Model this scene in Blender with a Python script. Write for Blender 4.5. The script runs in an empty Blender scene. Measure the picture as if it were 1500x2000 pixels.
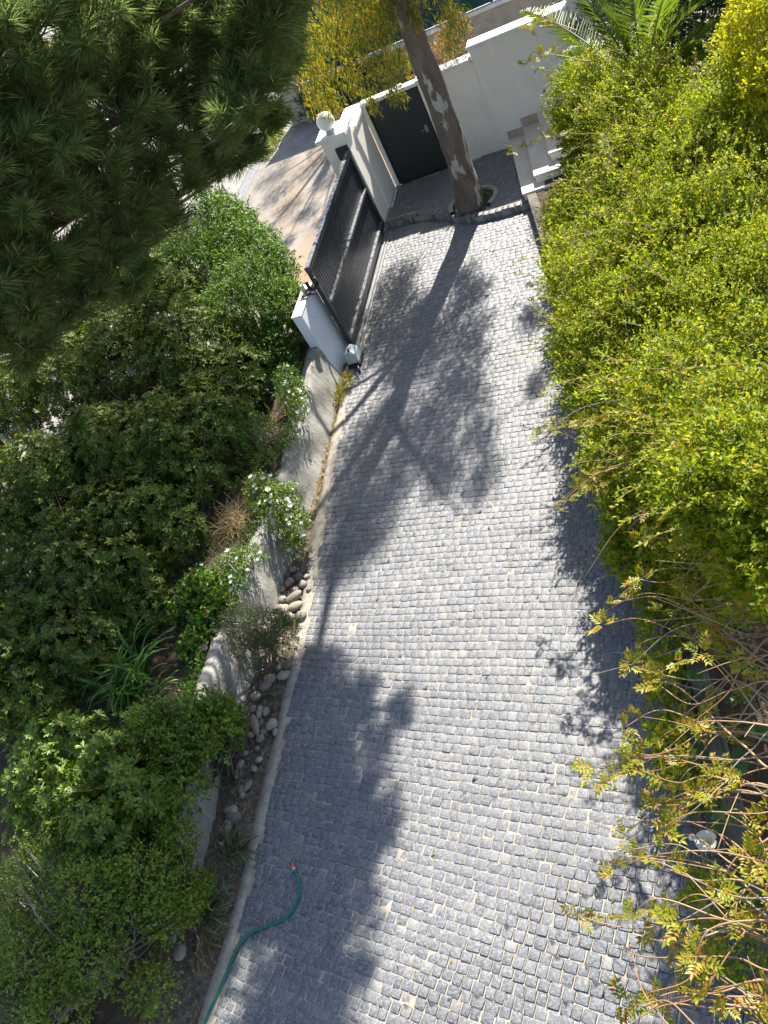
import bpy, bmesh, math, random
import numpy as np
from mathutils import Vector, Matrix
rng = np.random.default_rng(7); random.seed(7)
SC = bpy.context.scene; COL = SC.collection

# ------------------------------------------------------------------ camera, sky, sun, exposure
H = 8.0; FPX = 1636.06
RW = np.array([[0.90064397, 0.14478594, -0.40972854],     # camera right, up and forward axes
               [0.16189743, 0.76319042, 0.62556342],
               [-0.40327368, 0.62974392, -0.66392238]])
cam = bpy.data.cameras.new('camera'); camo = bpy.data.objects.new('camera', cam); COL.objects.link(camo)
cam.sensor_fit = 'VERTICAL'; cam.sensor_height = 24.0; cam.lens = FPX / 2000 * 24.0
cam.clip_start = 0.1; cam.clip_end = 600
M4 = Matrix.Identity(4)
for i in range(3):
    M4[i][0] = RW[0][i]; M4[i][1] = RW[1][i]; M4[i][2] = -RW[2][i]
M4[2][3] = H
camo.matrix_world = M4
SC.camera = camo
SUN_AZ, SUN_EL = math.radians(12.0), math.radians(43.0)     # azimuth measured from +Y towards +X
wd = bpy.data.worlds.new('World'); SC.world = wd; wd.use_nodes = True
nt = wd.node_tree; bgn = nt.nodes['Background']
sky = nt.nodes.new('ShaderNodeTexSky'); sky.sky_type = 'NISHITA'; sky.sun_disc = False
sky.sun_elevation = SUN_EL; sky.sun_rotation = SUN_AZ; sky.air_density = 1.0; sky.dust_density = 1.0
nt.links.new(sky.outputs[0], bgn.inputs[0]); bgn.inputs[1].default_value = 0.10
sl = bpy.data.lights.new('sun', 'SUN'); sl.energy = 5.0; sl.angle = math.radians(0.55); sl.color = (1.0, 0.955, 0.88)
so = bpy.data.objects.new('sun', sl); COL.objects.link(so)
SUND = Vector((math.sin(SUN_AZ) * math.cos(SUN_EL), math.cos(SUN_AZ) * math.cos(SUN_EL), math.sin(SUN_EL)))
so.rotation_euler = (-SUND).to_track_quat('-Z', 'Y').to_euler(); so.location = SUND * 40
SC.view_settings.view_transform = 'Standard'; SC.view_settings.look = 'None'
SC.view_settings.exposure = 1.42; SC.view_settings.gamma = 1.0

# ------------------------------------------------------------------ survey helpers: sight line -> world point
def ray(x, y):
    return RW.T @ np.array([(x - 750) / FPX, -(y - 1000) / FPX, 1.0])
def at(x, y, z=0.0):
    d = ray(x, y); return np.array([0, 0, H]) + d * ((z - H) / d[2])
def dist(x, y, d):
    r = ray(x, y); return np.array([0, 0, H]) + r / np.linalg.norm(r) * d
def on_y(x, y, Y):
    d = ray(x, y); return np.array([0, 0, H]) + d * (Y / d[1])
SH = np.array([-SUND.x / SUND.z, -SUND.y / SUND.z])         # shadow offset per metre of height

# ------------------------------------------------------------------ object helpers
def tag(o, label=None, cat=None, group=None, kind=None):
    if label: o['label'] = label
    if cat: o['category'] = cat
    if group: o['group'] = group
    if kind: o['kind'] = kind
    return o
def link(name, me, parent=None, mat=None):
    o = bpy.data.objects.new(name, me); COL.objects.link(o)
    if mat is not None and me is not None and len(me.materials) == 0: me.materials.append(mat)
    if parent is not None: o.parent = parent
    return o
def thing(name, label, cat, loc=(0, 0, 0), group=None, rz=0.0):
    o = bpy.data.objects.new(name, None); COL.objects.link(o); o.location = loc; o.rotation_euler = (0, 0, rz)
    o.empty_display_size = 0.2
    return tag(o, label, cat, group)
def npmesh(name, V, F, smooth=False):
    V = np.asarray(V, np.float32); F = np.asarray(F, np.int32)
    me = bpy.data.meshes.new(name); n, k = F.shape
    me.vertices.add(len(V)); me.vertices.foreach_set('co', V.ravel())
    me.loops.add(n * k); me.loops.foreach_set('vertex_index', F.ravel())
    me.polygons.add(n)
    me.polygons.foreach_set('loop_start', np.arange(0, n * k, k, dtype=np.int32))
    if smooth: me.polygons.foreach_set('use_smooth', np.ones(n, bool))
    me.update(calc_edges=True); return me
def flat_sides(me):
    n = len(me.polygons); sm = np.ones(n, bool); sm[np.arange(n) % 40 < 16] = False; me.polygons.foreach_set('use_smooth', sm); return me
def pymesh(name, V, F, smooth=False):
    me = bpy.data.meshes.new(name); me.from_pydata([tuple(map(float, v)) for v in V], [], F)
    if smooth: me.polygons.foreach_set('use_smooth', [True] * len(me.polygons))
    me.update(); return me
def box(name, a, b, mat, parent=None, bev=0.008, rel=None):
    a = Vector(a); b = Vector(b)
    bm = bmesh.new(); bmesh.ops.create_cube(bm, size=1.0)
    s = b - a; c = (a + b) / 2
    for v in bm.verts: v.co = Vector((v.co.x * s.x + c.x, v.co.y * s.y + c.y, v.co.z * s.z + c.z))
    if rel is not None:
        for v in bm.verts: v.co -= Vector(rel)
    if bev: bmesh.ops.bevel(bm, geom=bm.edges[:], offset=min(bev, min(s) * 0.3), segments=2, affect='EDGES')
    me = bpy.data.meshes.new(name); bm.to_mesh(me); bm.free()
    return link(name, me, parent, mat)
def tube_arrays(P, R, n=8, caps=True):
    """tapered tube along points P with radii R"""
    P = np.asarray(P, float); m = len(P); R = np.broadcast_to(np.asarray(R, float), (m,))
    T = np.gradient(P, axis=0); T /= np.linalg.norm(T, axis=1)[:, None] + 1e-9
    ref = np.array([0, 0, 1.0]) if abs(T[:, 2]).mean() < 0.8 else np.array([1.0, 0, 0])
    A = np.cross(T, ref); A /= np.linalg.norm(A, axis=1)[:, None] + 1e-9; B = np.cross(T, A)
    th = np.linspace(0, 2 * np.pi, n, endpoint=False)
    V = (P[:, None] + R[:, None, None] * (np.cos(th)[None, :, None] * A[:, None] + np.sin(th)[None, :, None] * B[:, None])).reshape(-1, 3)
    F = []
    for i in range(m - 1):
        for j in range(n):
            k = (j + 1) % n; F.append((i * n + j, i * n + k, (i + 1) * n + k, (i + 1) * n + j))
    return V, F
def tube(name, P, R, mat, parent=None, n=8):
    V, F = tube_arrays(P, R, n)
    F = F + [tuple(range(n))[::-1], tuple(range(len(V) - n, len(V)))]
    return link(name, pymesh(name, V, F, True), parent, mat)
def tubes(name, L, mat, parent=None, n=5):
    VV = []; FF = []; o = 0
    for P, R in L:
        V, F = tube_arrays(P, R, n); VV.append(V); FF.append(np.array(F) + o); o += len(V)
    return link(name, npmesh(name, np.vstack(VV), np.vstack(FF), True), parent, mat)
def smooth_path(pts, n=24):
    """Catmull-Rom through points"""
    P = np.asarray(pts, float); P = np.vstack([2 * P[0] - P[1], P, 2 * P[-1] - P[-2]]); out = []
    for i in range(1, len(P) - 2):
        for t in np.linspace(0, 1, max(2, n // (len(P) - 3)), endpoint=False):
            a, b, c, d = P[i - 1], P[i], P[i + 1], P[i + 2]
            out.append(0.5 * (2 * b + (c - a) * t + (2 * a - 5 * b + 4 * c - d) * t * t + (3 * b - a - 3 * c + d) * t ** 3))
    out.append(P[-2]); return np.array(out)
def unit(v): return v / (np.linalg.norm(v, axis=-1, keepdims=True) + 1e-9)
def prism(name, poly, z0, z1, mat, parent=None, kind=None, bev=0):
    bm = bmesh.new(); f = bm.faces.new([bm.verts.new((p[0], p[1], z0)) for p in poly]); bm.normal_update()
    if f.normal.z > 0: f.normal_flip()
    r = bmesh.ops.extrude_face_region(bm, geom=[f])
    for v in r['geom']:
        if isinstance(v, bmesh.types.BMVert): v.co.z = z1
    bmesh.ops.recalc_face_normals(bm, faces=bm.faces[:])
    if bev: bmesh.ops.bevel(bm, geom=[e for e in bm.edges if all(abs(v.co.z - max(z0, z1)) < 1e-5 for v in e.verts)], offset=bev, segments=2, affect='EDGES')
    me = bpy.data.meshes.new(name); bm.to_mesh(me); bm.free()
    o = link(name, me, parent, mat)
    if kind: o['kind'] = kind
    return o
def strip_quads(L, R):
    V = [];
    for a, b in zip(L, R): V += [a, b]
    return V, [(2 * i, 2 * i + 1, 2 * i + 3, 2 * i + 2) for i in range(len(L) - 1)]

# ------------------------------------------------------------------ materials
def nmat(name):
    m = bpy.data.materials.new(name); m.use_nodes = True
    t = m.node_tree; return m, t, t.nodes['Principled BSDF']
def N(t, kind, **kw):
    n = t.nodes.new(kind)
    for k, v in kw.items(): setattr(n, k, v)
    return n
def ramp(t, fac, stops, interp='LINEAR'):
    r = N(t, 'ShaderNodeValToRGB'); r.color_ramp.interpolation = interp
    e = r.color_ramp.elements
    while len(e) < len(stops): e.new(0.5)
    for i, (p, c) in enumerate(stops): e[i].position = p; e[i].color = (*c, 1)
    t.links.new(fac, r.inputs[0]); return r.outputs[0]
def noise(t, scale, detail=4, rough=0.55, vec=None, stretch=None):
    n = N(t, 'ShaderNodeTexNoise'); n.inputs['Scale'].default_value = scale; n.inputs['Detail'].default_value = detail; n.inputs['Roughness'].default_value = rough
    if vec is None: vec = N(t, 'ShaderNodeNewGeometry').outputs['Position']
    if stretch:
        mp = N(t, 'ShaderNodeMapping'); mp.inputs['Scale'].default_value = stretch; t.links.new(vec, mp.inputs[0]); vec = mp.outputs[0]
    t.links.new(vec, n.inputs['Vector']); return n.outputs[0]
def mixc(t, f, a, b, mode='MIX'):
    m = N(t, 'ShaderNodeMix', data_type='RGBA', blend_type=mode)
    for s, v in ((0, f), (6, a), (7, b)):
        if isinstance(v, (int, float)): m.inputs[s].default_value = v
        elif isinstance(v, tuple): m.inputs[s].default_value = (*v, 1)
        else: t.links.new(v, m.inputs[s])
    return m.outputs[2]
def bump(t, b, h, strength=0.3, d=0.01):
    n = N(t, 'ShaderNodeBump'); n.inputs['Strength'].default_value = strength; n.inputs['Distance'].default_value = d
    t.links.new(h, n.inputs['Height']); t.links.new(n.outputs[0], b.inputs['Normal'])
def rough_mat(name, stops, scale=6, rough=0.85, bs=0.4, bd=0.01, bscale=40, stretch=None, spec=0.3):
    m, t, b = nmat(name)
    t.links.new(ramp(t, noise(t, scale, 6, 0.6, stretch=stretch), stops), b.inputs['Base Color'])
    b.inputs['Roughness'].default_value = rough; b.inputs['Specular IOR Level'].default_value = spec
    bump(t, b, noise(t, bscale, 6, 0.65), bs, bd); return m
def leaf_mat(name, stops, rough=0.42, trans=0.35, tcol=None, spec=0.4):
    """colour differs from leaf to leaf; thin leaves let light through"""
    m, t, b = nmat(name)
    g = N(t, 'ShaderNodeNewGeometry'); oi = N(t, 'ShaderNodeObjectInfo')
    ad = N(t, 'ShaderNodeMath', operation='ADD'); fr = N(t, 'ShaderNodeMath', operation='FRACT')
    t.links.new(g.outputs['Random Per Island'], ad.inputs[0]); t.links.new(oi.outputs['Random'], ad.inputs[1]); t.links.new(ad.outputs[0], fr.inputs[0])
    c = ramp(t, fr.outputs[0], stops)
    c = mixc(t, ramp(t, noise(t, 2.2, 3), [(0.35, (0, 0, 0)), (0.65, (1, 1, 1))]), c, mixc(t, 0.75, c, (0.55, 0.62, 0.42), 'MULTIPLY'))
    t.links.new(c, b.inputs['Base Color']); b.inputs['Roughness'].default_value = rough; b.inputs['Specular IOR Level'].default_value = spec
    tr = N(t, 'ShaderNodeBsdfTranslucent'); t.links.new(mixc(t, 1.0, c, tcol or (1.0, 1.0, 0.45), 'MULTIPLY') if tcol != 0 else c, tr.inputs[0])
    mx = N(t, 'ShaderNodeMixShader'); mx.inputs[0].default_value = trans
    t.links.new(b.outputs[0], mx.inputs[1]); t.links.new(tr.outputs[0], mx.inputs[2])
    t.links.new(mx.outputs[0], t.nodes['Material Output'].inputs[0]); return m

MT = {}
def mk_cobble():
    m, t, b = nmat('basalt_cobble')
    g = N(t, 'ShaderNodeNewGeometry'); oi = N(t, 'ShaderNodeObjectInfo')
    ad = N(t, 'ShaderNodeMath', operation='ADD'); fr = N(t, 'ShaderNodeMath', operation='FRACT')
    t.links.new(g.outputs['Random Per Island'], ad.inputs[0]); t.links.new(oi.outputs['Random'], ad.inputs[1]); t.links.new(ad.outputs[0], fr.inputs[0])
    base = ramp(t, fr.outputs[0], [(0.0, (0.066, 0.070, 0.080)), (0.3, (0.083, 0.087, 0.097)), (0.65, (0.098, 0.101, 0.108)), (0.9, (0.118, 0.119, 0.122)), (0.985, (0.145, 0.142, 0.137)), (1.0, (0.2, 0.19, 0.17))])
    dust = ramp(t, noise(t, 34, 8, 0.78), [(0.45, (0, 0, 0)), (0.64, (1, 1, 1))])
    c = mixc(t, dust, base, (0.25, 0.25, 0.255))
    big = ramp(t, noise(t, 0.8, 6, 0.65), [(0.3, (0.76, 0.76, 0.77)), (0.5, (1.0, 1.0, 1.0)), (0.72, (1.18, 1.16, 1.13))])
    c = mixc(t, 1.0, c, big, 'MULTIPLY')
    t.links.new(c, b.inputs['Base Color']); b.inputs['Roughness'].default_value = 0.5; b.inputs['Specular IOR Level'].default_value = 0.8
    bump(t, b, noise(t, 55, 8, 0.72), 0.75, 0.012); return m
MT['cobble'] = mk_cobble()
MT['joint'] = rough_mat('joint_sand', [(0.3, (0.24, 0.205, 0.155)), (0.7, (0.46, 0.395, 0.30))], 7, 0.95, 0.4, 0.006, 120)
MT['plaster'] = rough_mat('white_plaster', [(0.25, (0.79, 0.71, 0.61)), (0.55, (0.85, 0.79, 0.70)), (0.8, (0.87, 0.82, 0.74))], 1.3, 0.9, 0.2, 0.004, 90)
def weather(m, amount=.22):
    t = m.node_tree; b = t.nodes['Principled BSDF']; src = b.inputs['Base Color'].links[0].from_socket
    st = ramp(t, noise(t, 6, 6, .7, stretch=(3, 3, .22)), [(.52, (0, 0, 0)), (.8, (1, 1, 1))])
    t.links.new(mixc(t, mixc(t, amount, (0, 0, 0), st), src, (.36, .325, .27)), b.inputs['Base Color'])
weather(MT['plaster'])
MT['cap'] = rough_mat('stone_cap', [(0.25, (0.66, 0.63, 0.57)), (0.7, (0.8, 0.78, 0.74))], 5, 0.7, 0.25, 0.004, 60)
MT['pier'] = rough_mat('smooth_paint', [(0.3, (0.76, 0.76, 0.77)), (0.7, (0.82, 0.82, 0.83))], 1.2, 0.75, 0.1, 0.003, 90)
def mk_gate():
    m, t, b = nmat('anthracite_paint')
    d = ramp(t, noise(t, 7, 6, 0.7, stretch=(1, 1, 0.35)), [(0.5, (0, 0, 0)), (0.85, (1, 1, 1))])
    t.links.new(mixc(t, d, (0.028, 0.032, 0.038), (0.06, 0.065, 0.072)), b.inputs['Base Color'])
    b.inputs['Roughness'].default_value = 0.38; b.inputs['Specular IOR Level'].default_value = 0.5
    bump(t, b, noise(t, 60, 3), 0.08, 0.002); return m
MT['gate'] = mk_gate()
def mk_dusty_sunlit():
    m, t, b = nmat('dusty_sunlit_rail_paint')
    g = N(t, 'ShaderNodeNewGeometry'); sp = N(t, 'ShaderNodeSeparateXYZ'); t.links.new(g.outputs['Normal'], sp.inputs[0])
    up = ramp(t, sp.outputs[2], [(0.55, (0, 0, 0)), (0.9, (1, 1, 1))])  # upward faces paler: sunlit tops put into the colour, along with dust
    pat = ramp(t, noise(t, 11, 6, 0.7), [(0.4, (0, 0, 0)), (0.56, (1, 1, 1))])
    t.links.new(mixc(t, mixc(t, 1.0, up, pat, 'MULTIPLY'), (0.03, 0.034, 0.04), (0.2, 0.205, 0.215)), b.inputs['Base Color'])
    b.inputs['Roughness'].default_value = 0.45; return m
MT['rail'] = mk_dusty_sunlit()
def mk_concrete():
    m, t, b = nmat('weathered_concrete')
    c = ramp(t, noise(t, 3.5, 8, 0.65), [(0.25, (0.2, 0.185, 0.155)), (0.5, (0.32, 0.30, 0.265)), (0.8, (0.44, 0.42, 0.385))])
    st = ramp(t, noise(t, 5, 6, 0.7, stretch=(2.5, 2.5, 0.35)), [(0.45, (0, 0, 0)), (0.75, (1, 1, 1))])
    c = mixc(t, mixc(t, 0.85, (0, 0, 0), st), c, (0.19, 0.175, 0.13))
    g = N(t, 'ShaderNodeNewGeometry'); sp = N(t, 'ShaderNodeSeparateXYZ'); t.links.new(g.outputs['Position'], sp.inputs[0])
    mr = N(t, 'ShaderNodeMapRange'); mr.inputs[1].default_value = 9.0; mr.inputs[2].default_value = 11.0; t.links.new(sp.outputs[1], mr.inputs[0])
    mo = ramp(t, noise(t, 4.5, 6, 0.7, stretch=(1.5, 1.5, 0.5)), [(0.5, (0, 0, 0)), (0.66, (1, 1, 1))])
    mm = N(t, 'ShaderNodeMath', operation='MULTIPLY'); t.links.new(mr.outputs[0], mm.inputs[0]); t.links.new(mo, mm.inputs[1])
    c = mixc(t, mm.outputs[0], c, (0.11, 0.115, 0.045))
    t.links.new(c, b.inputs['Base Color']); b.inputs['Roughness'].default_value = 0.92
    bump(t, b, noise(t, 22, 8, 0.7), 0.6, 0.02); return m
MT['concrete'] = mk_concrete()
MT['kerb'] = rough_mat('kerb_mortar', [(0.25, (0.22, 0.19, 0.15)), (0.5, (0.33, 0.29, 0.235)), (0.75, (0.43, 0.385, 0.31))], 9, 0.95, 0.8, 0.018, 32)
MT['strip'] = rough_mat('gritty_soil', [(0.3, (0.085, 0.062, 0.045)), (0.52, (0.17, 0.135, 0.10)), (0.72, (0.33, 0.29, 0.24))], 16, 0.96, 0.9, 0.03, 55)
MT['soil'] = rough_mat('garden_soil', [(0.3, (0.05, 0.034, 0.022)), (0.6, (0.115, 0.08, 0.052)), (0.8, (0.2, 0.15, 0.1))], 9, 0.97, 0.9, 0.04, 40)
def mk_road():
    m, t, b = nmat('dusty_road')
    base = ramp(t, noise(t, 1.5, 8, 0.65), [(0.3, (0.19, 0.16, 0.13)), (0.6, (0.30, 0.265, 0.225))])
    och = ramp(t, noise(t, 0.55, 5, 0.6), [(0.42, (0, 0, 0)), (0.58, (1, 1, 1))])
    g = N(t, 'ShaderNodeNewGeometry'); sp = N(t, 'ShaderNodeSeparateXYZ'); t.links.new(g.outputs['Position'], sp.inputs[0])
    mr = N(t, 'ShaderNodeMapRange'); mr.inputs[1].default_value = -10.2; mr.inputs[2].default_value = -6.6; t.links.new(sp.outputs[0], mr.inputs[0])
    mm = N(t, 'ShaderNodeMath', operation='MULTIPLY'); t.links.new(mr.outputs[0], mm.inputs[0]); t.links.new(och, mm.inputs[1])
    br = N(t, 'ShaderNodeTexBrick'); mp = N(t, 'ShaderNodeMapping'); mp.inputs['Rotation'].default_value = (0, 0, .7); mp.inputs['Scale'].default_value = (2.2, 2.2, 2.2); t.links.new(g.outputs['Position'], mp.inputs[0]); t.links.new(mp.outputs[0], br.inputs[0])
    br.inputs['Color1'].default_value = (1, 1, 1, 1); br.inputs['Color2'].default_value = (.84, .83, .82, 1); br.inputs['Mortar'].default_value = (.55, .52, .48, 1); br.inputs['Mortar Size'].default_value = .025
    base = mixc(t, ramp(t, noise(t, 1.1, 5, .6), [(.35, (.15, .15, .15)), (.65, (.9, .9, .9))]), base, mixc(t, 1.0, base, br.outputs[0], 'MULTIPLY'))
    c = mixc(t, mm.outputs[0], base, (0.35, 0.21, 0.105))
    t.links.new(c, b.inputs['Base Color']); b.inputs['Roughness'].default_value = 0.95
    bump(t, b, noise(t, 18, 8, 0.7), 0.6, 0.02); return m
MT['road'] = mk_road()
MT['pavement'] = rough_mat('pale_pavement', [(0.3, (0.24, 0.215, 0.185)), (0.7, (0.34, 0.315, 0.275))], 3, 0.95, 0.4, 0.01, 30)
MT['asphalt'] = rough_mat('grey_gutter', [(0.3, (0.17, 0.17, 0.175)), (0.7, (0.27, 0.265, 0.26))], 5, 0.92, 0.4, 0.01, 50)
MT['ground'] = rough_mat('dry_ground', [(0.3, (0.16, 0.13, 0.085)), (0.7, (0.32, 0.27, 0.19))], 0.8, 0.97, 0.6, 0.05, 10)
MT['marble'] = rough_mat('pink_marble_step', [(0.25, (0.56, 0.44, 0.35)), (0.5, (0.68, 0.58, 0.48)), (0.8, (0.76, 0.69, 0.60))], 3.2, 0.6, 0.15, 0.004, 60, stretch=(1, 0.4, 1))
MT['marble_red'] = rough_mat('red_marble_tile', [(0.3, (0.40, 0.29, 0.235)), (0.7, (0.52, 0.41, 0.34))], 6, 0.6, 0.15, 0.004, 60)
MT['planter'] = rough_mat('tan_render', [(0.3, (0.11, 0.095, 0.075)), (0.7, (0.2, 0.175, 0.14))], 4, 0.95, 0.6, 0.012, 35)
def mk_stone():
    m, t, b = nmat('river_stone'); oi = N(t, 'ShaderNodeObjectInfo')
    c = ramp(t, oi.outputs['Random'], [(0.0, (0.15, 0.135, 0.115)), (0.35, (0.24, 0.21, 0.17)), (0.65, (0.32, 0.265, 0.19)), (1.0, (0.38, 0.34, 0.28))])
    sp = ramp(t, noise(t, 20, 6, 0.6), [(0.35, (0.78, 0.78, 0.78)), (0.7, (1.1, 1.1, 1.1))])
    t.links.new(mixc(t, 1.0, c, sp, 'MULTIPLY'), b.inputs['Base Color']); b.inputs['Roughness'].default_value = 0.8
    bump(t, b, noise(t, 40, 5), 0.25, 0.006); return m
MT['stone'] = mk_stone()
def mk_bark():
    m, t, b = nmat('eucalyptus_bark')
    base = ramp(t, noise(t, 9, 8, 0.7, stretch=(1, 1, 0.25)), [(0.25, (0.08, 0.052, 0.036)), (0.55, (0.17, 0.12, 0.088)), (0.8, (0.26, 0.2, 0.15))])
    pat = ramp(t, noise(t, 2.6, 5, 0.6, stretch=(1.5, 1.5, 0.6)), [(0.565, (0, 0, 0)), (0.585, (1, 1, 1))])
    pat2 = ramp(t, noise(t, 3.4, 5, 0.6, stretch=(1.4, 1.4, 0.5)), [(0.6, (0, 0, 0)), (0.62, (1, 1, 1))])
    c = mixc(t, pat, base, ramp(t, noise(t, 14, 4), [(0.3, (0.37, 0.33, 0.25)), (0.7, (0.50, 0.46, 0.37))]))
    c = mixc(t, pat2, c, (0.17, 0.145, 0.15))
    t.links.new(c, b.inputs['Base Color']); b.inputs['Roughness'].default_value = 0.8
    bump(t, b, mixc(t, 0.5, base, pat), 0.6, 0.02); return m
MT['bark'] = mk_bark()
MT['wood'] = rough_mat('branch_bark', [(0.3, (0.075, 0.055, 0.04)), (0.7, (0.19, 0.15, 0.115))], 12, 0.9, 0.5, 0.01, 50)
MT['stemtan'] = rough_mat('vine_cane', [(0.3, (0.26, 0.13, 0.055)), (0.55, (0.40, 0.25, 0.13)), (0.8, (0.50, 0.38, 0.25))], 1.6, 0.6, 0.2, 0.003, 80)
MT['greystem'] = rough_mat('dead_twig', [(0.3, (0.17, 0.135, 0.1)), (0.7, (0.34, 0.29, 0.23))], 6, 0.9, 0.3, 0.004, 60)
def flat_mat(name, c, rough=0.5, spec=0.5, metal=0.0):
    m, t, b = nmat(name)
    t.links.new(ramp(t, noise(t, 14, 4), [(0.3, tuple(x * 0.86 for x in c)), (0.7, c)]), b.inputs['Base Color'])
    b.inputs['Roughness'].default_value = rough; b.inputs['Specular IOR Level'].default_value = spec; b.inputs['Metallic'].default_value = metal; return m
MT['hose'] = flat_mat('green_hose', (0.0, 0.15, 0.105), 0.35)
MT['coral'] = flat_mat('coral_plastic', (0.55, 0.12, 0.075), 0.4)
MT['greyplastic'] = flat_mat('pale_grey_plastic', (0.42, 0.47, 0.47), 0.5)
MT['black'] = flat_mat('black_plastic', (0.018, 0.018, 0.02), 0.5)
MT['steel'] = flat_mat('worn_steel', (0.33, 0.32, 0.31), 0.45, 0.5, 0.4)
MT['globe'] = flat_mat('opal_globe', (0.86, 0.86, 0.85), 0.25)
MT['netting'] = rough_mat('green_netting', [(0.3, (0.010, 0.042, 0.036)), (0.7, (0.022, 0.07, 0.06))], 3, 0.9, 0.3, 0.01, 50, stretch=(1, 1, 0.3))
MT['farstone'] = rough_mat('sandstone', [(0.3, (0.34, 0.29, 0.22)), (0.7, (0.5, 0.45, 0.36))], 4, 0.95, 0.6, 0.02, 20)

G_ = lambda *s: list(s)
LM = {}
LM['hedge_r'] = leaf_mat('jasmine_leaf', [(0, (0.12, 0.2, 0.016)), (0.3, (0.25, 0.34, 0.02)), (0.65, (0.43, 0.47, 0.025)), (0.92, (0.58, 0.54, 0.03)), (1, (0.56, 0.33, 0.05))], 0.5, 0.58, spec=0.3)
LM['pitto'] = leaf_mat('pittosporum_leaf', [(0, (0.07, 0.12, 0.02)), (0.5, (0.12, 0.18, 0.028)), (0.85, (0.18, 0.24, 0.036)), (0.92, (0.24, 0.25, 0.03)), (0.955, (0.36, 0.27, 0.02)), (1, (0.42, 0.31, 0.03))], 0.5, 0.28, spec=0.3)
LM['bright'] = leaf_mat('fine_green_leaf', [(0, (0.07, 0.15, 0.018)), (0.5, (0.13, 0.24, 0.024)), (1, (0.22, 0.32, 0.035))], 0.45, 0.35)
LM['lush'] = leaf_mat('broad_green_leaf', [(0, (0.09, 0.17, 0.02)), (0.5, (0.17, 0.27, 0.028)), (0.85, (0.30, 0.37, 0.04)), (0.95, (0.2, 0.26, 0.03)), (1, (0.36, 0.29, 0.03))], 0.4, 0.3)
LM['olive'] = leaf_mat('olive_grey_leaf', [(0, (0.07, 0.09, 0.03)), (0.5, (0.12, 0.145, 0.05)), (1, (0.2, 0.21, 0.08))], 0.6, 0.2)
LM['strap'] = leaf_mat('strap_leaf', [(0, (0.06, 0.16, 0.02)), (0.6, (0.10, 0.22, 0.028)), (1, (0.17, 0.29, 0.04))], 0.35, 0.3)
LM['greystrap'] = leaf_mat('grey_strap_leaf', [(0, (0.06, 0.10, 0.055)), (0.6, (0.10, 0.15, 0.07)), (0.9, (0.16, 0.2, 0.1)), (1, (0.34, 0.30, 0.14))], 0.45, 0.25)
LM['pine'] = leaf_mat('pine_needle', [(0, (0.19, 0.28, 0.10)), (0.5, (0.26, 0.36, 0.14)), (0.85, (0.34, 0.44, 0.19)), (1, (0.46, 0.52, 0.27))], 0.35, 0.64, tcol=(1, 1, .7))
LM['euca'] = leaf_mat('turning_eucalyptus_leaf', [(0, (0.10, 0.16, 0.035)), (0.35, (0.19, 0.25, 0.04)), (0.6, (0.40, 0.36, 0.04)), (0.85, (0.62, 0.42, 0.05)), (1, (0.58, 0.28, 0.06))], 0.45, 0.5)
LM['vine'] = leaf_mat('young_vine_leaf', [(0, (0.2, 0.26, 0.016)), (0.4, (0.34, 0.34, 0.018)), (0.7, (0.46, 0.38, 0.022)), (0.9, (0.44, 0.22, 0.03)), (1, (0.32, 0.09, 0.035))], 0.4, 0.38)
LM['palm'] = leaf_mat('palm_leaflet', [(0, (0.11, 0.19, 0.03)), (0.5, (0.2, 0.29, 0.04)), (1, (0.32, 0.38, 0.05))], 0.4, 0.45)
LM['yellow'] = leaf_mat('golden_leaf', [(0, (0.4, 0.42, 0.015)), (0.5, (0.6, 0.56, 0.02)), (1, (0.72, 0.62, 0.025))], 0.5, 0.58, spec=.2)
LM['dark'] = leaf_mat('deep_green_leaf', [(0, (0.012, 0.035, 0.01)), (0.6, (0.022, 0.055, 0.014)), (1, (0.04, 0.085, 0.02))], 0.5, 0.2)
LM['orange'] = leaf_mat('russet_leaf', [(0, (0.24, 0.14, 0.03)), (0.5, (0.36, 0.17, 0.04)), (1, (0.42, 0.26, 0.06))], 0.5, 0.35)
LM['calla'] = leaf_mat('calla_leaf', [(0, (0.022, 0.085, 0.014)), (1, (0.10, 0.22, 0.04))], 0.36, 0.3, spec=0.5)
LM['white'] = leaf_mat('white_petal', [(0, (0.74, 0.74, 0.72)), (1, (0.85, 0.85, 0.84))], 0.5, 0.25, tcol=(1, 1, 1))
LM['purple'] = leaf_mat('magenta_petal', [(0, (0.22, 0.02, 0.10)), (1, (0.42, 0.06, 0.24))], 0.5, 0.25, tcol=(1, 0.6, 0.9))
LM['red'] = leaf_mat('coral_petal', [(0, (0.5, 0.07, 0.04)), (1, (0.6, 0.15, 0.08))], 0.5, 0.25, tcol=(1, 0.7, 0.6))
LM['pink'] = leaf_mat('pink_petal', [(0, (0.5, 0.2, 0.42)), (1, (0.62, 0.32, 0.55))], 0.5, 0.25, tcol=(1, 0.8, 1))
LM['straw'] = leaf_mat('dry_straw', [(0, (0.26, 0.16, 0.06)), (0.6, (0.42, 0.29, 0.13)), (1, (0.52, 0.40, 0.22))], 0.7, 0.25)

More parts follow.
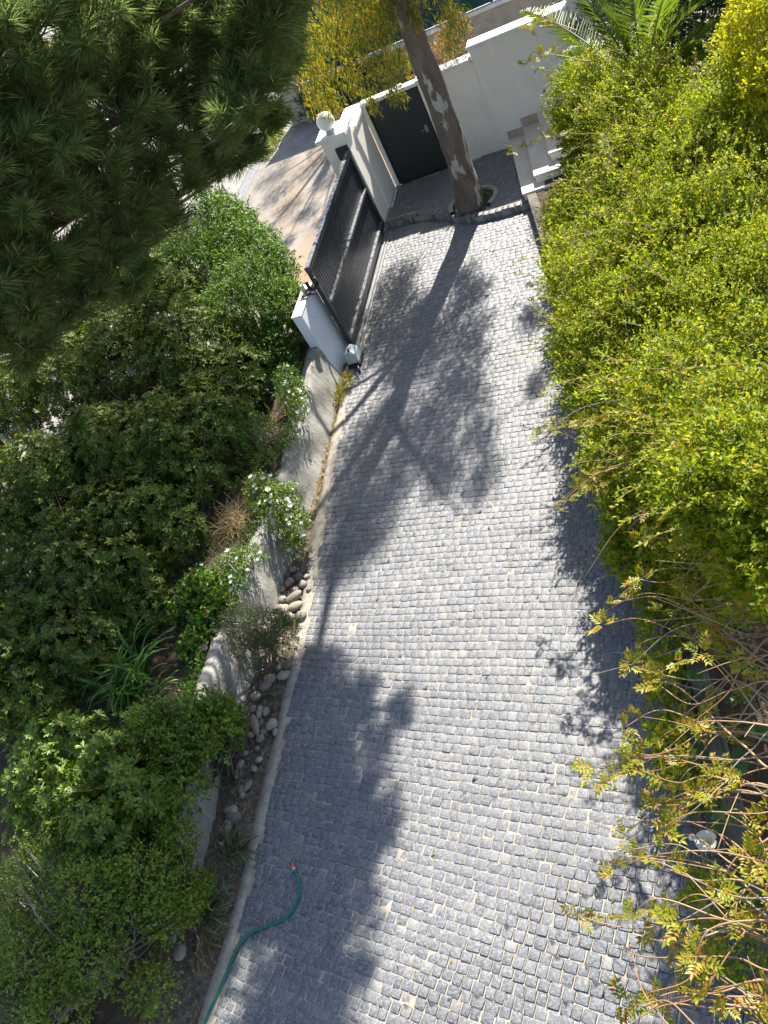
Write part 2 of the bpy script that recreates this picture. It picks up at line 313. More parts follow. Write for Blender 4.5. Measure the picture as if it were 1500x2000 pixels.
# ------------------------------------------------------------------ foliage builders
def leaf_arrays(P, D, U, L, W, mid=0.5, fold=0.25, droop=0.0):
    """folded kite-shaped leaves: two triangles each"""
    n = len(P); L = np.broadcast_to(L, (n,))[:, None]; W = np.broadcast_to(W, (n,))[:, None]
    D = unit(D); S = unit(np.cross(D, U)); Nn = np.cross(S, D)
    a = P; tip = P + D * L - Nn * L * droop; m = P + D * L * mid
    l = m + S * W * 0.5 + Nn * W * fold; r = m - S * W * 0.5 + Nn * W * fold
    V = np.stack([a, l, tip, r], 1).reshape(-1, 3); i = np.arange(n)[:, None] * 4
    F = np.concatenate([np.stack([i + 0, i + 2, i + 1], 2).reshape(-1, 3), np.stack([i + 0, i + 3, i + 2], 2).reshape(-1, 3)])
    return V, F
def join(parts):
    VV = []; FF = []; o = 0
    for V, F in parts: VV.append(V); FF.append(F + o); o += len(V)
    return np.vstack(VV), np.vstack(FF)
def rnd_dirs(n, zmin=-1.0):
    z = rng.uniform(zmin, 1, n); a = rng.uniform(0, 2 * np.pi, n); r = np.sqrt(1 - z * z)
    return np.stack([r * np.cos(a), r * np.sin(a), z], 1)
def cloud(ell, n, zmin=-0.35, inner=0.3, lump=0.16, ground=0.0, depth=0.16):
    """points and outward axes spread through the shell of lumpy ellipsoids (centre, radii)"""
    C = np.array([e[0] for e in ell], float); R = np.array([e[1] for e in ell], float)
    w = (R[:, 0] * R[:, 1] + R[:, 0] * R[:, 2] + R[:, 1] * R[:, 2]); k = rng.choice(len(ell), n, p=w / w.sum())
    u = rnd_dirs(n, zmin); ph = k * 1.7
    lum = 1 + lump * (np.sin(5 * u[:, 0] + ph) * np.cos(4 * u[:, 1] - ph) + 0.6 * np.sin(9 * u[:, 1] + 7 * u[:, 2] + 2 * ph) + 0.4 * np.sin(15 * u[:, 0] - 13 * u[:, 2] + ph))
    rad = 1 - np.abs(rng.normal(0, depth, n)); q = rng.random(n) < inner; rad[q] = rng.uniform(0.45, 0.9, q.sum())
    P = C[k] + R[k] * u * (lum * rad)[:, None]; A = unit(u / R[k])
    # drop what lies deep inside another lump
    keep = P[:, 2] > ground + 0.03
    for c, r in zip(C, R): keep &= (((P - c) / r) ** 2).sum(1) > 0.16
    return P[keep], A[keep]
def sprigs(P, A, k, L, W, twig=0.08, spread=0.9, up=0.35, mid=0.5):
    """short leafy twigs: k leaves set along each"""
    n = len(P); ax = unit(A + rng.normal(0, 0.55, (n, 3)) + np.array([0, 0, up])); out = []
    for i in range(k):
        s = rng.normal(0, 1, (n, 3)); d = unit(ax * (0.55 if i < k - 1 else 1.2) + spread * unit(s))
        U = unit(ax + np.array([0, 0, 0.7]) + rng.normal(0, 0.35, (n, 3)))
        sc = rng.uniform(0.6, 1.2, n) * (1 + .28 * np.sin(P[:, 0] * 2.3 + P[:, 1] * 1.1) * np.cos(P[:, 1] * 1.9 - P[:, 2] * 2))
        out.append(leaf_arrays(P + ax * (twig * i / k), d, U, L * sc, W * sc, mid, rng.uniform(0.1, 0.3)))
    return join(out)
def rosettes(P, A, k, L, W, mid=0.66, up=0.5, tilt=0.45, jit=0.4):
    """whorls of k leaves round a shoot tip"""
    n = len(P); ax = unit(A + rng.normal(0, jit, (n, 3)) + np.array([0, 0, up]))
    e1 = unit(np.cross(ax, rng.normal(0, 1, (n, 3)))); e2 = np.cross(ax, e1); out = []
    for i in range(k):
        th = 2 * np.pi * i / k + rng.uniform(-0.3, 0.3, n); t = rng.uniform(tilt - 0.25, tilt + 0.35, n)
        d = unit(np.cos(th)[:, None] * e1 + np.sin(th)[:, None] * e2 + t[:, None] * ax); sc = rng.uniform(0.65, 1.15, n)
        out.append(leaf_arrays(P, d, ax, L * sc, W * sc, mid, 0.2, 0.08))
    return join(out)
def strap_arrays(base, az, L, W, lift, seg=7, droop=1.0, twist=0.0):
    """one long arching leaf, folded along its length"""
    t = np.linspace(0, 1, seg + 1); h = np.array([math.cos(az), math.sin(az), 0]); s = np.array([-math.sin(az), math.cos(az), 0])
    ang = lift - droop * t * t * 1.9; dl = L / seg
    x = np.concatenate([[0], np.cumsum(np.cos(ang[:-1]) * dl)]); z = np.concatenate([[0], np.cumsum(np.sin(ang[:-1]) * dl)])
    c = base + x[:, None] * h + z[:, None] * np.array([0, 0, 1]) + (np.sin(t * 2.2) * twist)[:, None] * s
    w = W * np.minimum(1, 0.65 + t) * np.sqrt(np.clip(1.03 - t ** 2.2, 0, 1)); o = s[None] * w[:, None] / 2; up = np.array([0, 0, 0.22])[None] * w[:, None]
    V = np.concatenate([c + o + up, c, c - o + up]); m = seg + 1; F = []
    for i in range(seg): F += [(i, i + 1, m + i + 1, m + i), (m + i, m + i + 1, 2 * m + i + 1, 2 * m + i)]
    return V, np.array(F)
def foliage(name, arr, mat, parent=None, stuff=True):
    o = link(name, npmesh(name, arr[0], arr[1]), parent, mat)
    if stuff: o['kind'] = 'stuff'
    return o
def twigs(P0, P1, r0=0.012, r1=0.004, sag=0.06):
    L = []
    for a, b in zip(P0, P1):
        m = (a + b) / 2 + rng.normal(0, 0.05, 3) * np.linalg.norm(b - a); m[2] -= sag * rng.uniform(-1, 1)
        L.append((smooth_path([a, m, b], 6), np.linspace(r0, r1, 7)))
    return L
def flower_arrays(P, A, r, petals=5):
    n = len(P); ax = unit(A + np.array([0, 0, 0.5])); e1 = unit(np.cross(ax, rng.normal(0, 1, (n, 3)))); e2 = np.cross(ax, e1); out = []
    for i in range(petals):
        th = 2 * np.pi * i / petals; d = math.cos(th) * e1 + math.sin(th) * e2 + 0.25 * ax
        out.append(leaf_arrays(P, d, ax, r, r * 0.95, 0.6, 0.1))
    return join(out)

# ================================================================== THE SETTING
S = 'structure'
gp = link('ground', pymesh('ground', [(-260, -60, -0.12), (200, -60, -0.12), (200, 300, -0.12), (-260, 300, -0.12)], [(0, 1, 2, 3)]), None, MT['ground']); gp['kind'] = S
WY = 17.15                                  # plane of the street wall with the door
PZ = 0.12                                   # level of the landing in front of the door
# road, gutter and far pavement outside the gate
rd = link('road', pymesh('road', [(-11.0, -5, -0.05), (-6.32, -5, -0.05), (-6.32, 17.5, -0.05), (9, 17.5, -0.05), (9, 40, -0.05), (-11.0, 40, -0.05)], [(0, 1, 2, 3, 4, 5)]), None, MT['road']); rd['kind'] = S
gt = box('gutter', (-11.32, -5, -0.11), (-11.0, 40, -0.042), MT['asphalt'], None, 0.006); gt['kind'] = S
pv = box('pavement', (-60, -5, -0.115), (-11.32, 60, -0.03), MT['pavement'], None, 0.01); pv['kind'] = S

# driveway outline: left edge against the kerb, right edge against the planter wall, far edge at the landing
LEFT = [(-5.78, -1.5), (-5.74, 1.1), (-5.66, 2.3), (-5.68, 3.9), (-5.70, 5.4), (-5.80, 6.5), (-5.92, 8.3), (-6.0, 10.2), (-6.03, 11.1)]
def left_x(y): return np.interp(y, [p[1] for p in LEFT], [p[0] for p in LEFT])
RIGHT = [(-0.30, -1.5), (-0.58, 2.0), (-0.98, 5.2), (-1.75, 8.6), (-2.30, 11.0), (-2.62, 13.0), (-2.95, 14.75)]
def right_x(y): return np.interp(y, [p[1] for p in RIGHT], [p[0] for p in RIGHT])
EDGE = smooth_path([at(x, y, PZ)[:2] for x, y in [(764, 434), (805, 424), (850, 419), (905, 426), (960, 417), (1026, 398)]], 40)
EDGE[0] = (-6.1, EDGE[0][1])
jl = [(left_x(y) if y < 11.1 else -5.96, y) for y in np.linspace(-1.5, 15.5, 40)]; jr = [(right_x(y) if y < 14.75 else -2.95, y) for y in np.linspace(-1.5, 15.5, 40)]
V, F = strip_quads([(x - 0.12, y, -0.0058) for x, y in jl], [(x + 0.3, y, -0.0058) for x, y in jr])
drive = link('driveway', pymesh('driveway', V, F), None, MT['joint']); drive['kind'] = S

# --- cobbles -------------------------------------------------------------
def cobble_unit(jr=0.035):
    """cushion-topped sett, unit footprint, 25 vertices"""
    th = np.array([-1, 1]); ring = np.array([(-.5, -.41), (-.41, -.5), (.41, -.5), (.5, -.41), (.5, .41), (.41, .5), (-.41, .5), (-.5, .41)])
    ring = ring + rng.normal(0, jr, ring.shape) * 0.6
    V = [np.c_[ring, np.full(8, -0.05)], np.c_[ring * 1.0, np.full(8, -0.0030)], np.c_[ring * 0.86 + rng.normal(0, 0.02, (8, 2)), -0.0008 + rng.normal(0, 0.0008, 8)],
         np.array([[rng.normal(0, .05), rng.normal(0, .05), 0.0012 + rng.normal(0, 0.001)]])]
    return np.vstack(V)
CF = []
for r in range(2):
    for j in range(8):
        k = (j + 1) % 8; CF += [(r * 8 + j, r * 8 + k, (r + 1) * 8 + k), (r * 8 + j, (r + 1) * 8 + k, (r + 1) * 8 + j)]
for j in range(8): CF.append((16 + j, 16 + (j + 1) % 8, 24))
CF = np.array(CF)
def row_slope(y0): return -math.tan(math.radians(np.interp(y0, [0.0, 1.5, 3.5, 6, 10, 14], [17, 15, 10, 5.5, 4.5, 6.5])))
def edge_y(x): return np.interp(x, EDGE[:, 0], EDGE[:, 1])
cob = []
y0 = -1.2
PIV = -3.4
while y0 < 17.2:
    dep = rng.uniform(0.098, 0.112); sl_ = row_slope(y0); nx = row_slope(y0 + dep)
    x = -6.2 + rng.uniform(-0.1, 0)
    while x < 0.0:
        w = float(np.clip(rng.normal(0.110, 0.015), 0.078, 0.155)); xc = x + w / 2
        ya = y0 + sl_ * (xc - PIV); yb = y0 + dep + nx * (xc - PIV); yc = (ya + yb) / 2 + 0.012 * math.sin(xc * 1.9 + y0 * 1.3) + rng.normal(0, .003)
        lo = left_x(yc) + 0.03 if yc < 11.15 else -5.93
        if lo - 0.02 < xc < (right_x(yc) + 0.15 if yc < 14.75 else -2.9) and yc > -1.3 and yc < edge_y(xc) + 0.03:
            cob.append((xc, yc, w - rng.uniform(.002, .008), (yb - ya) - rng.uniform(.001, .007), math.atan((sl_ + nx) / 2) + rng.normal(0, 0.026)))
        x += w
    y0 += dep
cob = np.array(cob)
def project(P):
    v = (np.asarray(P) - np.array([0, 0, H])) @ RW.T; return 750 + FPX * v[:, 0] / v[:, 2], 1000 - FPX * v[:, 1] / v[:, 2], v[:, 2]
px, py, pdp = project(np.c_[cob[:, :2], np.zeros(len(cob))])
inside = (px > 5) & (px < 1495) & (py > 0) & (py < 1990)
order = np.argsort(np.where(inside, pdp, 1e6)); near = order[:300]; rest = order[300:]
protos = []
for i in range(10):
    protos.append(flat_sides(npmesh('cobble', cobble_unit(), CF, True))); protos[-1].materials.append(MT['cobble'])
for i in near:
    xc, yc, w, d, a = cob[i]
    o = link('cobble', protos[int(rng.integers(10))], drive); o.location = (xc, yc, rng.normal(0, 0.0018)); o.rotation_euler = (rng.normal(0, .012), rng.normal(0, .012), a); o.scale = (w, d, 1)
def cobble_field(rows, z=0.0):
    VV = np.empty((len(rows), 25, 3), np.float32)
    for j, (xc, yc, w, d, a) in enumerate(rows):
        u = cobble_unit(); c, s = math.cos(a), math.sin(a); X = u[:, 0] * w; Y = u[:, 1] * d
        tx, ty = rng.normal(0, 0.02, 2)
        VV[j] = np.c_[xc + X * c - Y * s, yc + X * s + Y * c, z + u[:, 2] + rng.normal(0, 0.0018) + tx * X + ty * Y]
    FF = (CF[None] + (np.arange(len(rows)) * 25)[:, None, None]).reshape(-1, 3); return VV.reshape(-1, 3), FF
Vc, Fc = cobble_field(cob[rest]); tag(link('cobble_paving', flat_sides(npmesh('cobble_paving', Vc, Fc, True)), drive, MT['cobble']), kind='stuff')

# --- landing in front of the door ---------------------------------------
poly = [tuple(p) for p in EDGE] + [(-2.6, WY), (-6.1, WY)]
land = prism('landing', poly, -0.05, PZ - 0.0085, MT['joint'], None, S)
lc = []; y0 = 14.2
while y0 < WY:
    x = -6.05; dep = rng.uniform(0.105, 0.118)
    while x < -2.7:
        w = float(np.clip(rng.normal(0.115, 0.014), 0.08, 0.15)); xc = x + w / 2; yc = y0 + dep / 2 - 0.11 * (xc + 4.4)
        if edge_y(xc) + 0.16 < yc < WY - 0.03 and math.hypot(xc + 4.1, yc - 15.33) > 0.46: lc.append((xc, yc, w - 0.010, dep - 0.011, -0.11))
        x += w
    y0 += dep
Vc, Fc = cobble_field(lc, PZ); tag(link('cobble_paving', flat_sides(npmesh('cobble_paving', Vc, Fc, True)), land, MT['cobble']), kind='stuff')
# kerb setts standing along the landing's edge
seg = np.linalg.norm(np.diff(EDGE, axis=0), axis=1); cum = np.r_[0, np.cumsum(seg)]
kp = []
for i in range(5):
    u = cobble_unit(0.05); u[:8, 2] = -0.16; u[8:16, 2] = -0.010; kp.append(npmesh('kerb_sett', u, CF, True)); kp[-1].materials.append(MT['cobble'])
s = 0.03
while s < cum[-1] - 0.03:
    w = rng.uniform(0.11, 0.15); p = np.array([np.interp(s + w / 2, cum, EDGE[:, 0]), np.interp(s + w / 2, cum, EDGE[:, 1])]); q = np.array([np.interp(s + w / 2 + .05, cum, EDGE[:, 0]), np.interp(s + w / 2 + .05, cum, EDGE[:, 1])])
    a = math.atan2(q[1] - p[1], q[0] - p[0])
    o = link('kerb_sett', kp[int(rng.integers(5))], land); o.location = (p[0] - math.sin(a) * 0.075, p[1] + math.cos(a) * 0.075, PZ + 0.006 + rng.normal(0, .003)); o.rotation_euler = (0, 0, a); o.scale = (w - 0.008, 0.15, 1)
    s += w

# --- mortar kerb, soil strip and retaining wall on the left ----------------
ky = np.linspace(-1.5, 11.35, 60); wob = lambda y, k: 0.012 * math.sin(y * 3.1 + k) + 0.008 * math.sin(y * 7.7 + k)
KL = [(left_x(y) - 0.135 + wob(y, 1), y) for y in ky]; KR = [(left_x(y) + 0.02 + wob(y, 3), y) for y in ky]
V = []; F = []
for (a, b) in zip(KL, KR):
    h = 0.008 + wob(a[1], 9) * 0.25
    V += [(a[0], a[1], -0.06), (a[0] + .008, a[1], h), (b[0] - .015, b[1], h - 0.003), (b[0], b[1], -0.03)]
for i in range(len(ky) - 1):
    for j in range(3): F.append((4 * i + j, 4 * i + j + 1, 4 * i + j + 5, 4 * i + j + 4))
kb = link('kerb', pymesh('kerb', V, F, True), None, MT['kerb']); kb['kind'] = S
WB = [(-6.55, -1.5), (-6.42, 1.2), (-6.33, 2.4), (-6.46, 3.9), (-6.38, 5.15), (-6.30, 6.6), (-6.17, 7.9), (-6.17, 9.3), (-6.20, 11.02)]
def wb_x(y): return np.interp(y, [p[1] for p in WB], [p[0] for p in WB])
nx_, ny_ = 9, 90; V = []; F = []
for j in range(ny_):
    y = -1.5 + 12.9 * j / (ny_ - 1); a = wb_x(y) - 0.1; b = left_x(y) - 0.12
    for i in range(nx_):
        t = i / (nx_ - 1); V.append((a + (b - a) * t, y, -0.035 + 0.03 * (1 - t) + 0.02 * math.sin(7 * y + 5 * t) * (t * (1 - t) * 3) + rng.normal(0, 0.006)))
for j in range(ny_ - 1):
    for i in range(nx_ - 1): F.append((j * nx_ + i, j * nx_ + i + 1, (j + 1) * nx_ + i + 1, (j + 1) * nx_ + i))
sp = link('soil_strip', pymesh('soil_strip', V, F, True), None, MT['strip']); sp['kind'] = S
# retaining wall: uneven cast concrete, leaning back a little
ys = np.linspace(2.3, 11.0, 110); zs = np.linspace(-0.06, 1, 9); V = []; F = []; TOP = []
def wtop(y): return np.interp(y, [-0.4, 2.2, 2.6, 4, 5.2, 6.2, 7.5, 9.5, 10.4, 11], [0.42, 0.42, 0.56, 0.60, 0.62, 0.64, 0.60, 0.62, 0.70, 0.74]) + 0.02 * math.sin(y * 4.3) + 0.012 * math.sin(y * 11)
rows = 13
for y in ys:
    bx_ = wb_x(y); tz = wtop(y); base = [(bx_ + 0.03, -0.06)]
    for k in range(1, 8): u = k / 7; base.append((bx_ - 0.13 * u + 0.018 * math.sin(y * 6 + u * 5), tz * u - 0.01))
    base += [(bx_ - 0.16, tz + 0.006), (bx_ - 0.24, tz + 0.012), (bx_ - 0.32, tz), (bx_ - 0.35, tz - 0.06), (bx_ - 0.35, -0.06)]
    V += [(p[0] + rng.normal(0, .006), y, p[1] + rng.normal(0, .005)) for p in base]
for j in range(len(ys) - 1):
    for i in range(rows - 1): F.append((j * rows + i, j * rows + i + 1, (j + 1) * rows + i + 1, (j + 1) * rows + i))
F += [tuple(range(rows)), tuple(range((len(ys) - 1) * rows, len(ys) * rows))[::-1]]
rw = link('retaining_wall', pymesh('retaining_wall', V, F, True), None, MT['concrete'])
tag(rw, 'low rough concrete retaining wall along the planted bed, stained and mossy', 'wall')
# planted bed behind it
V = []; F = []; nx_, ny_ = 24, 50
for j in range(ny_):
    y = -1.5 + 13.6 * j / (ny_ - 1); a = wb_x(min(y, 11)) - 0.18
    for i in range(nx_):
        t = i / (nx_ - 1); V.append((a - 4.6 * t, y, (0.0 if y > 11.9 else min(wtop(min(y, 11)) - 0.05, 0.62)) * (1 if y > 2.35 else min(1, .08 + t * 5)) + 0.05 * math.sin(3 * y + 9 * t) * min(1, t * 6) + 0.05 * t + rng.normal(0, .012)))
for j in range(ny_ - 1):
    for i in range(nx_ - 1): F.append((j * nx_ + i, j * nx_ + i + 1, (j + 1) * nx_ + i + 1, (j + 1) * nx_ + i))
gb = link('garden_bed', pymesh('garden_bed', V, F, True), None, MT['soil']); gb['kind'] = S

# --- planter wall and bed on the right --------------------------------------
ryy = np.linspace(-1.5, 14.7, 40); V = []; F = []
for y in ryy:
    x = right_x(y); V += [(x, y, -0.06), (x - .01, y, 0.22), (x + .005, y, 0.25), (x + 0.17, y, 0.25), (x + .18, y, 0.22), (x + .18, y, -0.06)]
for j in range(len(ryy) - 1):
    for i in range(5): F.append((j * 6 + i, (j + 1) * 6 + i, (j + 1) * 6 + i + 1, j * 6 + i + 1))
F += [tuple(range(6)), tuple(range(len(V) - 6, len(V)))[::-1]]
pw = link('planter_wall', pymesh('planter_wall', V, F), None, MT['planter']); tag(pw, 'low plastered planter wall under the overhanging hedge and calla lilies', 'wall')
V, F = strip_quads([(right_x(y) + 0.12, y, 0.2 + 0.03 * math.sin(4 * y)) for y in ryy], [(7.5, y, 0.5) for y in ryy])
rb = link('planter_bed', pymesh('planter_bed', V, F, True), None, MT['soil']); rb['kind'] = S
rb2 = link('planter_bed', pymesh('planter_bed', [(-2.6, 14.7, 0.27), (7.5, 14.7, 0.5), (7.5, WY, 0.5), (-2.6, WY, 0.27)], [(0, 1, 2, 3)]), None, MT['soil']); rb2['kind'] = S

# ================================================================== GATE, PILLARS, DOOR WALL, STEPS
GX = -6.15
g = thing('sliding_gate', 'dark grey steel sliding gate with two tiers of narrow vertical slats', 'gate', (GX, 13.8, 0))
gl = lambda a, b: ((a[0], a[1] - 13.8, a[2]), (b[0], b[1] - 13.8, b[2]))
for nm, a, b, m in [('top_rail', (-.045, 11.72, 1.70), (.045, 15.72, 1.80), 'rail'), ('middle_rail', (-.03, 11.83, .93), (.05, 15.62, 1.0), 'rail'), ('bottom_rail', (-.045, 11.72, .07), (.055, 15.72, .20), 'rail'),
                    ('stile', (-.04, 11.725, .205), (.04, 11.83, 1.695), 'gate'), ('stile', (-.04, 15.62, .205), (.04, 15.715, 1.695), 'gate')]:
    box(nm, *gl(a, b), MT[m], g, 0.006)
box('backing_sheet', *gl((-.03, 11.83, .2), (-.022, 15.62, 1.7)), MT['gate'], g, 0)
ns = 40; dy = (15.61 - 11.84) / ns
for tier, (z0, z1) in enumerate([(0.202, 0.928), (1.002, 1.698)]):
    w = dy * 0.97; Vp = [(-.02, -w / 2, z0), (-.011, -w * .36, z0), (-.011, w * .36, z0), (-.02, w / 2, z0)]
    Vp = Vp + [(x, y, z1) for x, y, _ in Vp]
    me = pymesh('slat', Vp, [(0, 1, 5, 4), (1, 2, 6, 5), (2, 3, 7, 6), (0, 3, 2, 1), (4, 5, 6, 7), (3, 0, 4, 7)]); me.materials.append(MT['gate'])
    for i in range(ns): o = link('slat', me, g); o.location = (0, 11.84 + dy * (i + .5) - 13.8, 0)
tr = thing('gate_track', 'steel floor rail the grey gate rolls along', 'rail', (-6.02, 11, 0))
box('concrete_sill', (-.10, -.02, -.06), (.07, 4.74, -.004), MT['asphalt'], tr, 0.004)
box('rail_bar', (-.03, -.3, -.01), (-.012, 4.74, .028), MT['steel'], tr, 0.003)
box('rail_bar', (.03, .1, -.01), (.05, 4.74, .020), MT['steel'], tr, 0.003)
# gate motor at the open end
mo = thing('gate_motor', 'small pale grey gate motor housing at the foot of the pier', 'motor', (-5.99, 11.33, 0))
V = [(-.11, -.16, .08), (.11, -.16, .08), (.11, .14, .08), (-.11, .14, .08), (-.10, -.14, .27), (.10, -.14, .25), (.10, .12, .25), (-.10, .12, .27), (0, -.10, .34), (0, .09, .34)]
me = pymesh('cover', V, [(0, 3, 2, 1), (0, 1, 5, 4), (1, 2, 6, 5), (2, 3, 7, 6), (3, 0, 4, 7), (4, 5, 8), (5, 6, 9, 8), (6, 7, 9), (7, 4, 8, 9)])
bm = bmesh.new(); bm.from_mesh(me); bmesh.ops.bevel(bm, geom=bm.edges[:], offset=0.012, segments=2, affect='EDGES'); bm.to_mesh(me); bm.free()
link('cover', me, mo, MT['greyplastic'])
box('base', (-.12, -.19, -.03), (.12, .15, .082), MT['black'], mo, 0.01)
box('release_lock', (-.015, -.105, .30), (.02, -.06, .352), MT['black'], mo, 0.003)
tube('bracket', [(.06, -.16, .06), (.13, -.36, .02)], 0.022, MT['black'], mo, 6)
# pier at the hinge-less end
pr = thing('gate_pier', 'smooth white wall pier at the open end of the grey gate', 'pier', (-6.42, 11.4, 0))
box('shaft', (-.04, -.42, -.1), (.14, .50, 1.40), MT['pier'], pr, 0.01)
box('cap', (-.05, -.43, 1.40), (.147, .51, 1.42), MT['plaster'], pr, 0.006)
rl = thing('gate_guide', 'black steel roller guide bracket on top of the white pier', 'bracket', (-6.28, 11.62, 1.42))
box('arm', (-.10, -.03, .02), (.20, .03, .06), MT['black'], rl, 0.004); box('arm', (-.08, -.17, .02), (.18, -.12, .05), MT['black'], rl, 0.004)
for yy in (-.02, .06): tube('roller', [(.06 if yy < 0 else .19, yy, .05), (.06 if yy < 0 else .19, yy, .19)], 0.03, MT['black'], rl, 10)
box('post', (-.09, -.05, -.02), (-.04, .03, .17), MT['steel'], rl, 0.004)
# outside boundary wall running from the pier along the road
bw = box('road_wall', (-6.9, 11.5, -.1), (-6.66, 11.88, 1.15), MT['plaster'], None, 0.01); tag(bw, 'short white wall stub behind the gate pier facing the road', 'wall')
# tall pillar at the lock end
pl = thing('gate_pillar', 'tall white plastered gate pillar under the globe lamp', 'pillar', (-6.36, 16.0, 0))
box('shaft', (-.26, -.24, -.1), (.26, .30, 2.08), MT['plaster'], pl, 0.012)
box('cap', (-.33, -.32, 2.08), (.33, .36, 2.17), MT['cap'], pl, 0.012)
box('gate_stop', (-.02, -.30, 1.66), (.24, -.235, 1.90), MT['black'], pl, 0.01)
lp = thing('globe_lamp', 'round white globe lamp on the gate pillar', 'lamp', (-6.36, 15.88, 2.172))
tube('base', [(0, 0, 0), (0, 0, .05), (0, 0, .055), (0, 0, .09)], [.10, .10, .075, .07], MT['greyplastic'], lp, 20)
bm = bmesh.new(); bmesh.ops.create_uvsphere(bm, u_segments=28, v_segments=16, radius=0.18)
for v in bm.verts: v.co.z += 0.235
me = bpy.data.meshes.new('globe'); bm.to_mesh(me); bm.free(); me.polygons.foreach_set('use_smooth', [True] * len(me.polygons)); link('globe', me, lp, MT['globe'])
# return wall between pillar and street wall
rt = thing('return_wall', 'white plastered wall linking the gate pillar to the door wall', 'wall', (-6.3, 16.7, 0))
box('wall', (-.14, -.40, -.1), (.24, .45, 1.88), MT['plaster'], rt, 0.008); box('coping', (-.2, -.335, 1.88), (.27, .77, 1.95), MT['cap'], rt, 0.01)
# street wall with door
sw = thing('street_wall', 'long white street wall with stepped stone coping beside the dark door', 'wall', (-4.0, WY, 0))
box('wall', (-.78, 0, -.1), (.40, .26, 1.97), MT['plaster'], sw, 0.008)
box('wall', (.402, -.006, -.1), (2.35, .27, 2.19), MT['plaster'], sw, 0.008)
box('wall', (2.352, -.02, -.1), (2.75, .40, 2.62), MT['plaster'], sw, 0.008)
box('coping', (-.80, -.045, 1.97), (.372, .30, 2.045), MT['cap'], sw, 0.012)
box('coping', (.374, -.05, 2.19), (2.32, .31, 2.27), MT['cap'], sw, 0.012)
box('coping', (2.322, -.06, 2.62), (2.80, .44, 2.71), MT['cap'], sw, 0.012)
box('lintel', (-2.06, .02, 1.93), (-.802, .24, 2.0), MT['cap'], sw, 0.01)
box('wall', (-2.058, .02, -.1), (-1.96, .24, 1.928), MT['plaster'], sw, 0.005)
box('gravel_box', (-1.2, .1, 2.0), (-1.1, .16, 2.05), MT['plaster'], sw, 0.01)
dr = thing('door', 'dark green-black metal street door in the white wall', 'door', (-5.37, WY + 0.06, PZ))
box('leaf', (-.55, -.02, .03), (.55, .02, 1.80), flat_mat('door_paint', (0.022, 0.028, 0.028), 0.42), dr, 0.004)
for a, b in [((-.585, -.035, 0), (-.552, .05, 1.807)), ((.552, -.035, 0), (.583, .05, 1.807))]: box('frame', a, b, MT['black'], dr, 0.003)
box('hinge', (-.565, -.06, .14), (-.53, -.022, .20), MT['black'], dr, 0.004); box('hinge', (-.565, -.06, 1.5), (-.53, -.022, 1.56), MT['black'], dr, 0.004)
hd = box('lock_plate', (.40, -.028, .86), (.46, -.018, 1.02), MT['steel'], dr, 0.003)
tube('handle', [(.43, -.02, .95), (.43, -.07, .95), (.42, -.075, .95), (.31, -.075, .95)], 0.010, MT['steel'], dr, 8)
box('kick_sill', (-.55, -.06, -.02), (.55, .04, .025), MT['black'], dr, 0.004)
# small pale drip edge between the return wall and landing
tube_o = box('threshold_edge', (-6.02, 16.25, PZ - .01), (-5.99, 17.0, PZ + .03), MT['cap'], None, 0.004); tag(tube_o, 'thin pale edging strip at the foot of the return wall', 'edging')

# garden steps climbing to the right along the wall
st = thing('garden_steps', 'pink and cream marble garden steps half hidden by the hedge', 'steps', (-3.0, 14.76, 0))
def step(fl, bl, wdt, z0, z1, nose=True):
    """fl/bl: front and back corners of the step's left edge"""
    fl = np.array(fl) - (-3.0, 14.76); bl = np.array(bl) - (-3.0, 14.76)
    o = prism('step', [fl, fl + (wdt, 0.02), bl + (wdt, 0.0), bl], z0, z1 - .035, MT['plaster'], st)
    n = np.array((-.018, -.018)); prism('tread', [fl + n, fl + (wdt, -.0), bl + (wdt, -.004), bl + (-.018, -.004)], z1 - .034, z1, MT['marble'], st, None, 0.006)
step((-3.0, 14.76), (-3.38, WY - .02), 0.62, -.05, 0.27)
step((-2.74, 14.98), (-3.05, WY - .02), 0.64, .1, 0.43)
step((-2.42, 15.30), (-2.70, WY - .02), 0.66, .1, 0.60)
step((-2.08, 15.36), (-2.34, WY - .02), 0.70, .1, 0.77)
box('wall_tile', (-.40, WY - 14.76 - .03, .275), (-.09, WY - 14.76 - .008, .43), MT['marble_red'], st, 0.004)
box('wall_tile', (-.07, WY - 14.76 - .03, .435), (.28, WY - 14.76 - .008, .60), MT['marble_red'], st, 0.004)
p0 = at(1178, 275, 2.12); p1 = at(1190, 322, 2.12)
pk = thing('stone_slab', 'narrow pink stone slab edge poking out of the hedge', 'slab', (float(p1[0]), float(p1[1]), 0))
d2 = (p0 - p1)[:2]; Lh = float(np.linalg.norm(d2)); pk.rotation_euler = (0, 0, math.atan2(d2[1], d2[0]))
box('slab', (0, -.07, 2.03), (Lh + .15, .07, 2.12), MT['marble_red'], pk, 0.01); box('support', (.06, -.06, .3), (Lh + .1, .06, 2.032), MT['plaster'], pk, 0.01)

